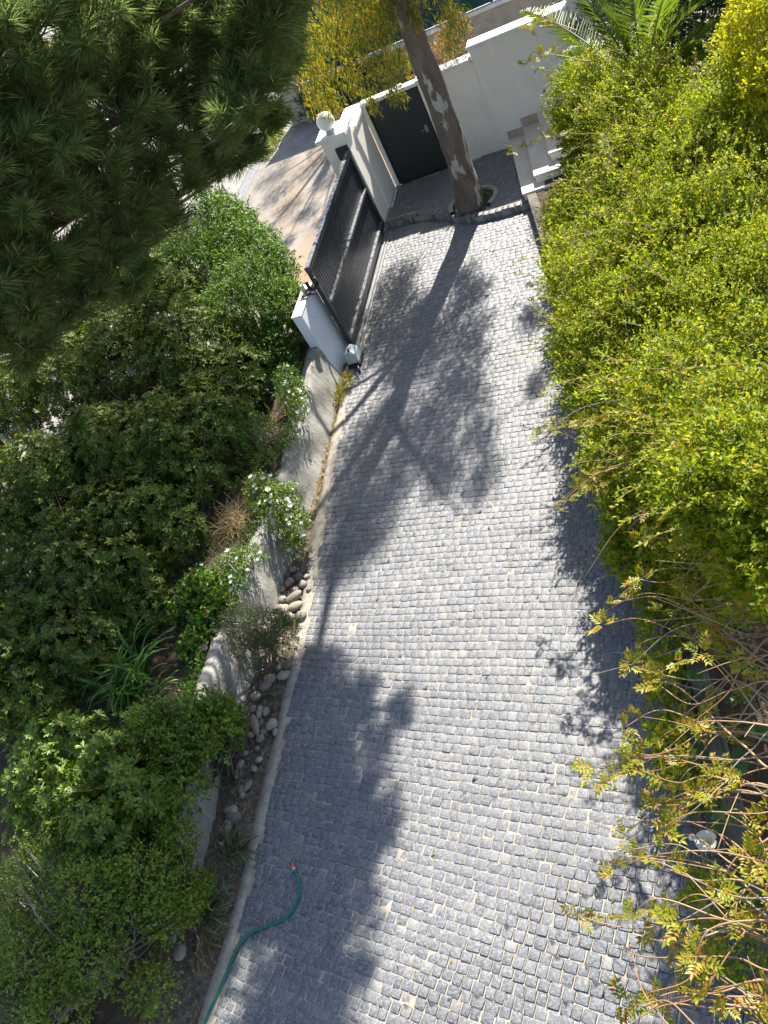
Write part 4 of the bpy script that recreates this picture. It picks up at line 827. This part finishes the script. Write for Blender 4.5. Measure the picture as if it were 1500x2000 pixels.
strap_plant('iris_plant', 'tiny grey-leaved plant among the pale river stones', at(520, 1362, .04), 14, (.1, .2), .016, LM['greystrap'], (.3, 1.0), spread=.02)
strap_plant('iris_plant', 'thin striped leaves sprouting beside the small strip stones', at(452, 1530, .04), 12, (.2, .36), .022, LM['greystrap'], (.5, 1.2), spread=.03)
strap_plant('iris_plant', 'dry yellowing strap leaves in the lowest strip soil', at(395, 1850, .03), 16, (.2, .36), .02, LM['straw'], (.1, .7), azr=(-1.6, 2.6), spread=.06)
# weeds in the strip by the motor and loose low weeds
shrub('strip_weeds', 'yellowing weeds in the strip beside the gate motor', (-6.1, 10.8, 0), [e(678, 745, .08, .08, .2, .1), e(665, 770, .06, .07, .25, .08)], 300, spr(5, .035, .014, .06), LM['vine'], stems=0, ground=.0)

# ================================================================== RIGHT SIDE PLANTING
JG = 'overgrown hedge along the drive'
hr = lambda P, A: sprigs(P, A, 6, .056, .026, .11, .95, .5)
shrub('hedge_shrub', 'yellow-green hedge shrub overhanging the garden steps', (-1.3, 13.6, .3), [e(1160, 195, 2.0, .62, .7, .65), e(1165, 330, 1.2, .46, .66, .66), e(1250, 235, 2.0, .8, .8, .75), e(1175, 240, 1.7, .58, .72, .72), e(1150, 430, 1.0, .5, .75, .7), e(1105, 440, .75, .34, .5, .5), e(1110, 510, .8, .34, .55, .5), e(1220, 360, 1.4, .7, .8, .75)], 10500, hr, LM['hedge_r'], ground=.2, stems=20)
shrub('hedge_shrub', 'dense yellow-green hedge shrub around the pink stone slab', (-.2, 11.5, .3), [e(1340, 285, 1.9, .85, .85, .8), e(1290, 350, 1.7, .8, .9, .9), e(1380, 340, 2.0, .9, .9, .9), e(1470, 260, 2.2, .9, .9, .9), e(1230, 450, 1.4, .7, .8, .8)], 10500, hr, LM['hedge_r'], ground=.2, stems=16)
shrub('hedge_shrub', 'yellow-green hedge shrub spilling over the low planter wall', (-1.4, 9.6, .3), [e(1150, 560, 1.1, .5, .75, .8), e(1230, 560, 1.5, .7, .8, .85), e(1180, 680, 1.3, .55, .7, .85), e(1310, 500, 1.7, .8, .8, .85), e(1260, 640, 1.6, .7, .75, .85), e(1170, 760, 1.1, .4, .6, .65)], 10500, hr, LM['hedge_r'], ground=.1, stems=18)
shrub('hedge_shrub', 'sunlit yellow-green hedge shrub set back from the drive', (.5, 8.4, .3), [e(1400, 480, 1.9, .85, .85, .85), e(1490, 420, 2.0, .8, .85, .85), e(1370, 610, 1.8, .75, .75, .8), e(1470, 600, 2.0, .75, .75, .8), e(1540, 550, 2.0, .7, .7, .8), e(1440, 720, 1.9, .6, .65, .75)], 9000, hr, LM['hedge_r'], ground=.2, stems=16)
shrub('hedge_shrub', 'thinning hedge shrub with reddish shoots above the vine canes', (-.8, 6.4, .3), [e(1250, 790, 1.4, .55, .6, .75), e(1340, 780, 2.1, .6, .6, .7), e(1230, 900, 1.2, .45, .5, .65), e(1330, 890, 1.9, .5, .55, .65), e(1440, 850, 2.5, .55, .55, .65), e(1260, 1010, 1.0, .4, .42, .55), e(1400, 950, 2.65, .5, .5, .6), e(1490, 940, 2.9, .5, .5, .6), e(1500, 1040, 2.6, .45, .4, .6), e(1440, 1060, 1.6, .35, .35, .45), e(1240, 1080, .7, .3, .3, .35), e(1330, 1060, 1.2, .35, .35, .45), e(1580, 980, 2.9, .5, .5, .6), e(1590, 1120, 2.7, .5, .45, .5)], 11500, hr, LM['hedge_r'], ground=.1, stems=26, inner=.4, depth=.24)
shrub('planter_plant', 'small green sprigs growing up along the planter wall below the hedge', (-.9, 4.6, .1), [e(1275, 1130, .6, .28, .35, .4), e(1290, 1230, .5, .2, .35, .35), e(1300, 1330, .5, .16, .3, .35), e(1340, 1150, .7, .3, .35, .4), e(1310, 1450, .4, .14, .3, .3), e(1400, 1180, .9, .35, .3, .4), e(1350, 1540, .4, .14, .25, .28), e(1385, 1760, .4, .15, .25, .28), e(1440, 1850, .4, .2, .25, .3)], 1900, hr, LM['hedge_r'], ground=.0, stems=14, depth=.35, inner=.5)
def sprays(name, label, ell, n, seed_mat, stem_mat):
    P, A = cloud([(np.asarray(c), np.asarray(r)) for c, r in ell], n * 3, zmin=.0, inner=0, depth=.06); P = P[:n]; A = A[:n]; o0 = P.mean(0) * [1, 1, 0]; lv = []; L = []
    for p, a in zip(P - o0, A):
        d = unit(a + rng.normal(0, .5, 3) + [-.25, -.1, .35]); ln = rng.uniform(.22, .6); tip = p + d * ln + np.array([0, 0, -.10 * ln]); C = smooth_path([p - d * .15, p + d * ln * .5 + [0, 0, .03], tip], 10); L.append((C, np.linspace(.005, .002, len(C))))
        m = int(ln * 42); tt = rng.uniform(.1, 1, m); q = np.stack([np.interp(tt, np.linspace(0, 1, len(C)), C[:, i]) for i in range(3)], 1)
        lv.append(leaf_arrays(q, unit(d * .6 + rng.normal(0, .7, (m, 3))), unit(rng.normal(0, .4, (m, 3)) + [0, 0, 1]), rng.uniform(.035, .075, m), rng.uniform(.016, .03, m), .5, .2))
    t = thing(name, label, 'shrub', tuple(map(float, o0))); foliage('foliage', join(lv), seed_mat, t); tubes('stems', L, stem_mat, t)['kind'] = 'stuff'
HE = [e(1160, 195, 2.0, .62, .7, .65), e(1165, 330, 1.2, .46, .66, .66), e(1250, 235, 2.0, .8, .8, .75), e(1340, 285, 1.9, .85, .85, .8), e(1290, 350, 1.7, .8, .9, .9), e(1230, 450, 1.4, .7, .8, .8), e(1150, 560, 1.1, .5, .75, .8), e(1230, 560, 1.5, .7, .8, .85), e(1180, 680, 1.3, .55, .7, .85), e(1310, 500, 1.7, .8, .8, .85), e(1400, 480, 1.9, .85, .85, .85), e(1370, 610, 1.8, .75, .75, .8), e(1250, 790, 1.4, .55, .6, .75), e(1340, 780, 2.1, .6, .6, .7), e(1230, 900, 1.2, .45, .5, .65), e(1330, 890, 1.9, .5, .55, .65), e(1440, 850, 2.5, .55, .55, .65), e(1400, 950, 2.65, .5, .5, .6)]
sprays('climbing_jasmine', 'loose wispy climbing sprays straggling over the top of the hedge', HE, 620, LM['hedge_r'], MT['stemtan'])
shrub('golden_shrub', 'golden yellow shrub at the corner beyond the palm', (1.3, 11.8, .4), [e(1490, 90, 2.9, .5, .6, .6), e(1530, 30, 3.3, .6, .6, .6), e(1480, 170, 2.5, .4, .5, .5), e(1560, 150, 2.9, .6, .6, .6)], 3600, spr(6, .06, .028, .1), LM['yellow'], stems=10)
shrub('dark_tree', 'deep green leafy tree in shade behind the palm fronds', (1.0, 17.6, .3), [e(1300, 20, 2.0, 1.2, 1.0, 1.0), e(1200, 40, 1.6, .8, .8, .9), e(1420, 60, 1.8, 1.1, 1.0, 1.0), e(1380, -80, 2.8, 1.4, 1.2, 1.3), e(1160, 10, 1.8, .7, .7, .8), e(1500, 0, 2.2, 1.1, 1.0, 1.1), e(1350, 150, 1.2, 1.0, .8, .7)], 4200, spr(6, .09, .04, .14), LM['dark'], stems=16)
shrub('russet_shrub', 'orange-brown leafed shrub behind the low door wall', (-4.5, 17.9, .0), [((-4.15, 17.75, 1.95), (.42, .35, .55)), ((-3.85, 17.8, 2.3), (.3, .3, .4)), ((-4.6, 17.9, 1.8), (.4, .3, .4))], 520, spr(5, .07, .02, .1), LM['orange'], stems=10, ground=.0)
shrub('roadside_shrub', 'dark shrub at the foot of the wall across the street', (-9.0, 23.4, -.05), [((-9.2, 23.4, .3), (.7, .4, .5)), ((-8.2, 23.5, .35), (.7, .4, .5)), ((-7.2, 23.5, .3), (.7, .4, .5))], 900, spr(5, .1, .04, .14), LM['dark'], stems=6, ground=.0)
shrub('verge_grass', 'yellow-green grass growing along the road gutter', (-11.1, 24.0, -.05), [((-11.1, 24.2, .05), (.25, 1.0, .16)), ((-10.8, 22.8, .02), (.15, .9, .1))], 500, spr(5, .1, .02, .1), LM['hedge_r'], stems=0, ground=-.04)

stt = thing('street_tree', 'street tree behind the green netting fence shading the road', 'tree', (-7.4, 27.0, -.05))
V, F = tube_arrays(np.c_[np.linspace(0, .4, 12), np.zeros(12), np.linspace(0, 7.5, 12)], np.linspace(.2, .07, 12), 12); link('trunk', pymesh('trunk', V, F, True), stt, MT['wood'])
tc = []
for gx, gy, z, r in [(-9.3, 18.2, 7.4, .34), (-8.6, 17.6, 7.0, .3), (-9.9, 19.2, 7.6, .4), (-8.4, 19.0, 7.8, .36), (-9.0, 20.0, 8.2, .45), (-10.3, 20.4, 8.0, .45), (-8.0, 16.9, 6.6, .22), (-7.7, 18.2, 7.2, .26), (-9.7, 17.2, 6.9, .24), (-8.8, 21.3, 7.6, .6), (-10, 21.8, 7.2, .5), (-8.9, 16.4, 6.5, .18)]:
    q = np.array([gx - SH[0] * z, gy - SH[1] * z, z]) - (-7.4, 27.0, -.05); tc.append(hang(q, np.array([r * 1.3, r * 1.3, r]), int(230 * r + 30), 8)); tube('limb', smooth_path([(.3, 0, 4.8), (q + [.3, 0, 4.8]) / 2 + [0, 0, .3], q], 10), np.linspace(.05, .012, 11), MT['wood'], stt, 6)
foliage('crown', join(tc), LM['bright'], stt)
# palm: fronds with separate leaflets
pc = at(1255, 160, 2.0)
pm = thing('date_palm', 'young feather-leaved palm rising out of the hedge', 'palm', (float(pc[0]), float(pc[1]), .3))
tube('trunk', [(0, 0, 0), (0, 0, 1.0), (0, 0, 1.55)], [.2, .19, .12], MT['wood'], pm, 12)
def frond(tip, L, sag, lw=.42):
    t = np.linspace(0, 1, 26); a = np.array([0, 0, 1.5]); h = np.array(tip) - a
    mid = a + h * .5 + np.array([0, 0, sag]); C = (1 - t)[:, None] ** 2 * a + 2 * ((1 - t) * t)[:, None] * mid + (t ** 2)[:, None] * np.array(tip)
    fo = tube('frond', C, np.linspace(.022, .005, 26), LM['palm'], pm, 6)
    T = unit(np.gradient(C, axis=0)); s_ = unit(np.cross(T, np.array([0, 0, 1.0]))); up = np.cross(s_, T); parts = []
    tt = np.linspace(.12, .99, 46); Ci = np.stack([np.interp(tt, t, C[:, i]) for i in range(3)], 1); Ti = unit(np.stack([np.interp(tt, t, T[:, i]) for i in range(3)], 1)); si = unit(np.stack([np.interp(tt, t, s_[:, i]) for i in range(3)], 1)); ui = np.cross(si, Ti)
    ll = lw * 1.15 * np.sin(np.pi * np.clip(tt * .9 + .12, 0, 1)) ** .6 * rng.uniform(.85, 1.1, len(tt))
    for sg in (-1, 1): parts.append(leaf_arrays(Ci, si * sg * .75 + Ti * .75 + ui * .28 + rng.normal(0, .06, (len(tt), 3)), ui, ll, .026, .4, .25, .12))
    V, F = join(parts); link('leaflets', npmesh('leaflets', V, F), fo, LM['palm'])['kind'] = 'stuff'
def frond_to(x, y, z, sag=.35, lw=.42):
    q = at(x, y, z) - np.array([pc[0], pc[1], .3]); frond(q, 1, sag, lw)
for x, y, z, sg in [(1120, -30, 3.5, .4), (1015, 20, 2.6, .5), (1230, -60, 3.7, .3), (1350, -40, 3.4, .4), (1460, 60, 2.5, .6), (1400, 150, 1.9, .7), (1180, 20, 3.2, .3), (1420, -20, 2.9, .6), (1330, 190, 1.9, .6), (1090, 110, 2.0, .6), (1300, -10, 3.6, .25), (1160, 190, 2.0, .5)]: frond_to(x, y, z, sg)

# --- trumpet vine: arching canes and tufts of young pinnate leaves ---------------
vn = thing('trumpet_vine', 'tangled trumpet vine with bare tan canes and bronze-green young leaves', 'vine', (1.0, 3.6, .4)); vb = np.array([1.0, 3.6, .4])
def pinnate(seed):
    r = np.random.default_rng(seed); P = []; D = []; U = []; L = []
    for f in range(int(r.integers(4, 7))):
        az = r.uniform(0, 6.28); el = r.uniform(.1, .9); d = np.array([math.cos(az) * math.cos(el), math.sin(az) * math.cos(el), math.sin(el)]); s = unit(np.cross(d, [0, 0, 1.0])); u = np.cross(s, d); Lf = r.uniform(.07, .13)
        for k in np.linspace(.3, 1, 4):
            for sg in (-1, 1): P.append(d * Lf * k); D.append(s * sg + d * .7 + u * .25); U.append(u); L.append(r.uniform(.035, .055))
        P.append(d * Lf); D.append(d); U.append(u); L.append(.055)
    V, F = leaf_arrays(np.array(P), np.array(D), np.array(U), np.array(L), np.array(L) * .42, .42, .18, .1); me = npmesh('leaf_tuft', V, F); me.materials.append(LM['vine']); return me
PIN = [pinnate(i) for i in range(9)]
# (start px, start z) -> (end px, end z): canes seen in the photograph, rooted on the right
CANES = [((1560, 800), 1.4, (1060, 850), 1.5), ((1540, 860), 1.4, (1075, 1000), 1.3), ((1500, 930), 1.5, (1140, 1130), 1.1), ((1560, 1000), 1.4, (1165, 905), 1.4), ((1560, 1100), 1.4, (1200, 1170), 1.0), ((1560, 1150), 1.4, (1170, 1200), 1.0), ((1560, 1170), 1.3, (1280, 1095), 1.3), ((1560, 1210), 1.4, (1240, 1260), 1.2), ((1560, 1260), 1.4, (1150, 1320), 1.1), ((1560, 1290), 1.4, (1180, 1220), 1.1),
         ((1560, 1330), 1.5, (1190, 1180), 1.1), ((1560, 1370), 1.4, (1220, 1420), 1.4), ((1560, 1390), 1.3, (1300, 1330), 1.5), ((1560, 1420), 1.5, (1170, 1530), 1.2), ((1560, 1460), 1.4, (1290, 1480), 1.5), ((1560, 1480), 1.5, (1195, 1510), 1.1), ((1560, 1520), 1.4, (1160, 1500), 1.2), ((1560, 1540), 1.5, (1260, 1570), 1.4), ((1560, 1600), 1.4, (1200, 1595), 1.2), ((1560, 1500), 1.5, (1220, 1630), 1.3),
         ((1560, 1760), 1.3, (1230, 1660), 1.5), ((1560, 1790), 1.4, (1200, 1690), 1.2), ((1560, 1700), 1.5, (1280, 1590), 1.3), ((1560, 1830), 1.5, (1310, 1770), 1.5), ((1560, 1800), 1.6, (1250, 1830), 1.5), ((1560, 1850), 1.5, (1130, 1790), 1.3), ((1560, 1900), 1.5, (1200, 1850), 1.4), ((1560, 1930), 1.4, (1215, 2010), 1.3), ((1560, 1960), 1.5, (1370, 1870), 1.6), ((1560, 1780), 1.6, (1320, 2040), 1.5),
         ((1560, 1640), 1.6, (1290, 1950), 1.4), ((1560, 1550), 1.6, (1400, 1750), 1.5), ((1560, 1440), 1.6, (1300, 1620), 1.5), ((1400, 2080), 1.4, (1230, 1840), 1.5), ((1560, 2000), 1.5, (1220, 1960), 1.2), ((1560, 1250), 1.6, (1330, 1400), 1.5), ((1560, 1080), 1.6, (1290, 1230), 1.4), ((1540, 900), 1.7, (1330, 1150), 1.3), ((1560, 1340), 1.6, (1400, 1240), 1.6), ((1560, 1310), 1.6, (1420, 1450), 1.6)]
for _ in range(58):
    yy0 = float(rng.uniform(1050, 2020)); CANES.append(((1560, yy0), float(rng.uniform(1.3, 1.9)), (float(rng.uniform(1220, 1440)), yy0 + float(rng.normal(0, 80))), float(rng.uniform(1.1, 1.7))))
tuft_at = []
for i, (s0, z0, s1, z1) in enumerate(CANES):
    z0 += .6; z1 += .5
    a = at(*s0, z0) - vb; b = at(*s1, z1) - vb; L_ = np.linalg.norm(b - a); m1 = a + (b - a) * .35 + np.array([rng.normal(0, .07), rng.normal(0, .1), .22 * L_ * .6]); m2 = a + (b - a) * .72 + np.array([rng.normal(0, .05), rng.normal(0, .08), .12 * L_ + rng.normal(0, .03)])
    rt_ = np.array([(.15, -1.5), (.35, -.6), (.1, .3), (.45, 1.2)][int(np.argmin(abs(np.array([-1.5, -.6, .3, 1.2]) - a[1] - rng.normal(0, .4))))]) + rng.normal(0, .12, 2); C = smooth_path([np.array([rt_[0], rt_[1], -.05]), np.array([rt_[0] * .7 + a[0] * .3 + .1, rt_[1] * .65 + a[1] * .35, .75]), a, m1, m2, b], 50)
    r0 = .014 if i % 7 == 3 else rng.uniform(.006, .009)
    tube('cane', C, np.linspace(r0, .0036, len(C)), MT['stemtan'] if i % 4 else MT['greystem'], vn, 6)
    k = [len(C) - 1] if rng.random() < .5 else []
    k += list(rng.choice(np.arange(len(C) // 3, len(C) - 3), int(rng.integers(0, 3)), replace=False))
    for j in k: tuft_at.append(C[j])
    if rng.random() < .35:
        q = C[int(len(C) * .6)]; e_ = q + rng.normal(0, .22, 3) + np.array([-.2, 0, .05]); tube('side_shoot', smooth_path([q, (q + e_) / 2 + [0, 0, .04], e_], 8), np.linspace(.004, .002, 9), MT['stemtan'], vn, 5); tuft_at.append(e_)
ta_ = np.array(tuft_at) + vb; tx_, ty_, _d = project(ta_)
tuft_at = [p for p, x_, y_ in zip(tuft_at, tx_, ty_) if math.hypot(x_ - 1388, y_ - 1640) > 75 and rng.random() < .8]
for p in tuft_at:
    o = link('leaf_tuft', PIN[int(rng.integers(9))], vn); o.location = tuple(map(float, p)); o.rotation_euler = (rng.normal(0, .4), rng.normal(0, .4), rng.uniform(0, 6.28)); s_ = float(rng.uniform(.65, 1.25)); o.scale = (s_, s_, s_)
# reddish hedge shoots leaning out over the drive further up
for i, (s0, z0, s1, z1) in enumerate([((1330, 810), 2.1, (1050, 850), 1.6), ((1330, 820), 2.0, (1130, 965), 1.5), ((1250, 900), 1.8, (1070, 1000), 1.5), ((1230, 260), 2.2, (1000, 300), 1.6), ((1150, 120), 2.9, (1010, 130), 2.6), ((1130, 60), 3.0, (1020, 60), 2.8)]):
    a = at(*s0, z0); b = at(*s1, z1); hs_ = thing('hedge_shoot', ['bronze shoot arching out of the hedge over the sunny cobbles', 'tan shoot drooping towards the cobble shadow edge', 'pale shoot with leafy tip below the bronze arching one', 'leafy shoot reaching across the garden steps', 'thin leafy shoot in front of the street wall', 'thin leafy shoot just under the wall coping'][i], 'shoot', tuple(map(float, a)))
    C = smooth_path([np.zeros(3), (b - a) * .5 + [0, 0, .14], b - a], 24); tube('stem', C, np.linspace(.008, .003, len(C)), MT['stemtan'], hs_, 6)
    for j in range(9, len(C), 2):
        o = link('leaf_tuft', PIN[int(rng.integers(9))], hs_); o.location = tuple(map(float, C[j] + rng.normal(0, .05, 3))); o.rotation_euler = (rng.normal(0, .4), rng.normal(0, .4), rng.uniform(0, 6.28)); s_ = float(rng.uniform(.6, 1.1)); o.scale = (s_, s_, s_)

# --- calla lilies -----------------------------------------------------------------
cl = thing('calla_lily', 'calla lily with broad dark leaves and an open white bloom by the planter wall', 'lily', tuple(map(float, at(1420, 1600, .28)))); cb = np.array(cl.location)
def heart(c, L, W, az, tilt, roll=0.0):
    t = np.linspace(0, 1, 10); w = W * np.sin(np.pi * np.clip(t * .93 + .07, 0, 1)) ** .75 * (1.15 - .5 * t); x = L * t; z = .12 * L * np.sin(t * 2.6) - .2 * L * t * t
    V = np.concatenate([np.c_[x, w * .5, z + w * .16], np.c_[x, w * 0, z], np.c_[x, -w * .5, z + w * .16]]); V[:, 2] += .02 * np.sin(V[:, 0] * 38 + V[:, 1] * 20) - 1.6 * V[:, 1] ** 2; F = []
    for i in range(9): F += [(i, i + 1, 11 + i, 10 + i), (10 + i, 11 + i, 21 + i, 20 + i)]
    ct, st_ = math.cos(tilt), math.sin(tilt); V = np.c_[V[:, 0] * ct - V[:, 2] * st_, V[:, 1], V[:, 0] * st_ + V[:, 2] * ct]; ca, sa = math.cos(az), math.sin(az)
    return np.c_[V[:, 0] * ca - V[:, 1] * sa, V[:, 0] * sa + V[:, 1] * ca, V[:, 2]] + c, np.array(F)
for (x, y, z, L_, W_, az, ti) in [(1370, 1560, .55, .34, .2, 2.6, .3), (1420, 1590, .6, .36, .2, 3.3, .2), (1460, 1640, .55, .34, .2, 4.0, .1), (1390, 1600, .5, .3, .18, 3.9, .2), (1350, 1490, .6, .34, .2, 2.2, .3), (1420, 1510, .62, .34, .2, 1.6, .3), (1470, 1560, .6, .32, .18, .6, .3), (1420, 1680, .5, .3, .18, 4.6, .1), (1440, 1720, .5, .28, .16, 4.0, .1), (1350, 1330, .6, .34, .18, 2.8, .3), (1400, 1300, .6, .34, .2, 2.2, .3), (1440, 1360, .62, .34, .2, 3.4, .2), (1380, 1420, .6, .34, .2, 3.2, .2), (1480, 1440, .65, .34, .2, 2.8, .2), (1480, 1760, .55, .3, .18, 3.4, .2), (1490, 1680, .55, .3, .18, 5.2, .1), (1430, 1230, .6, .3, .18, 2.6, .3), (1330, 1440, .5, .28, .17, 3.6, .2)]:
    c = at(x + 30, y, z) - cb; V, F = heart(c, L_ * .72, W_ * .72, az, ti); lf = link('leaf', npmesh('leaf', V, F, True), cl, LM['calla'])
    tube('stalk', smooth_path([c * [.55, .55, 0], c * [.8, .8, .6], c], 8), .006, LM['strap'], cl, 6)
def spathe(c, s):
    V = []; F = []; n = 20; rows_ = 9
    for i in range(rows_):
        t = i / (rows_ - 1)
        for j in range(n):
            a = 2 * math.pi * j / n; r = s * (.10 + .9 * t ** 1.8) * (1 + .28 * t * math.cos(a)) * (1 if abs(a - math.pi) > .2 else 1 - .25 * t); V.append((c[0] - r * .9 * math.cos(a), c[1] - r * math.sin(a) * .85, c[2] + s * 1.25 * (t ** .8) - (.25 * s * t ** 4) * (1 + .6 * math.cos(a))))
    for i in range(rows_ - 1):
        for j in range(n): k = (j + 1) % n; F.append((i * n + j, i * n + k, (i + 1) * n + k, (i + 1) * n + j))
    return V, F
c = at(1388, 1650, 1.5) - cb; V, F = spathe(c, .088); fo = link('bloom', pymesh('bloom', V, F, True), cl, LM['white'])
tube('spadix', [c, c + [0, 0, .05], c + [.005, 0, .085]], [.009, .009, .004], flat_mat('yellow_spadix', (.6, .4, .04), .6), fo, 8); tube('stalk', smooth_path([c * [.5, .5, 0], c * [.85, .85, .6], c], 10), .007, LM['strap'], cl, 6)
c = at(1355, 1638, .72) - cb; V, F = spathe(c, .034); link('bud', pymesh('bud', V, F, True), cl, LM['white']); tube('stalk', smooth_path([c * [.5, .5, 0], c * [.85, .85, .6], c], 10), .006, LM['strap'], cl, 6)
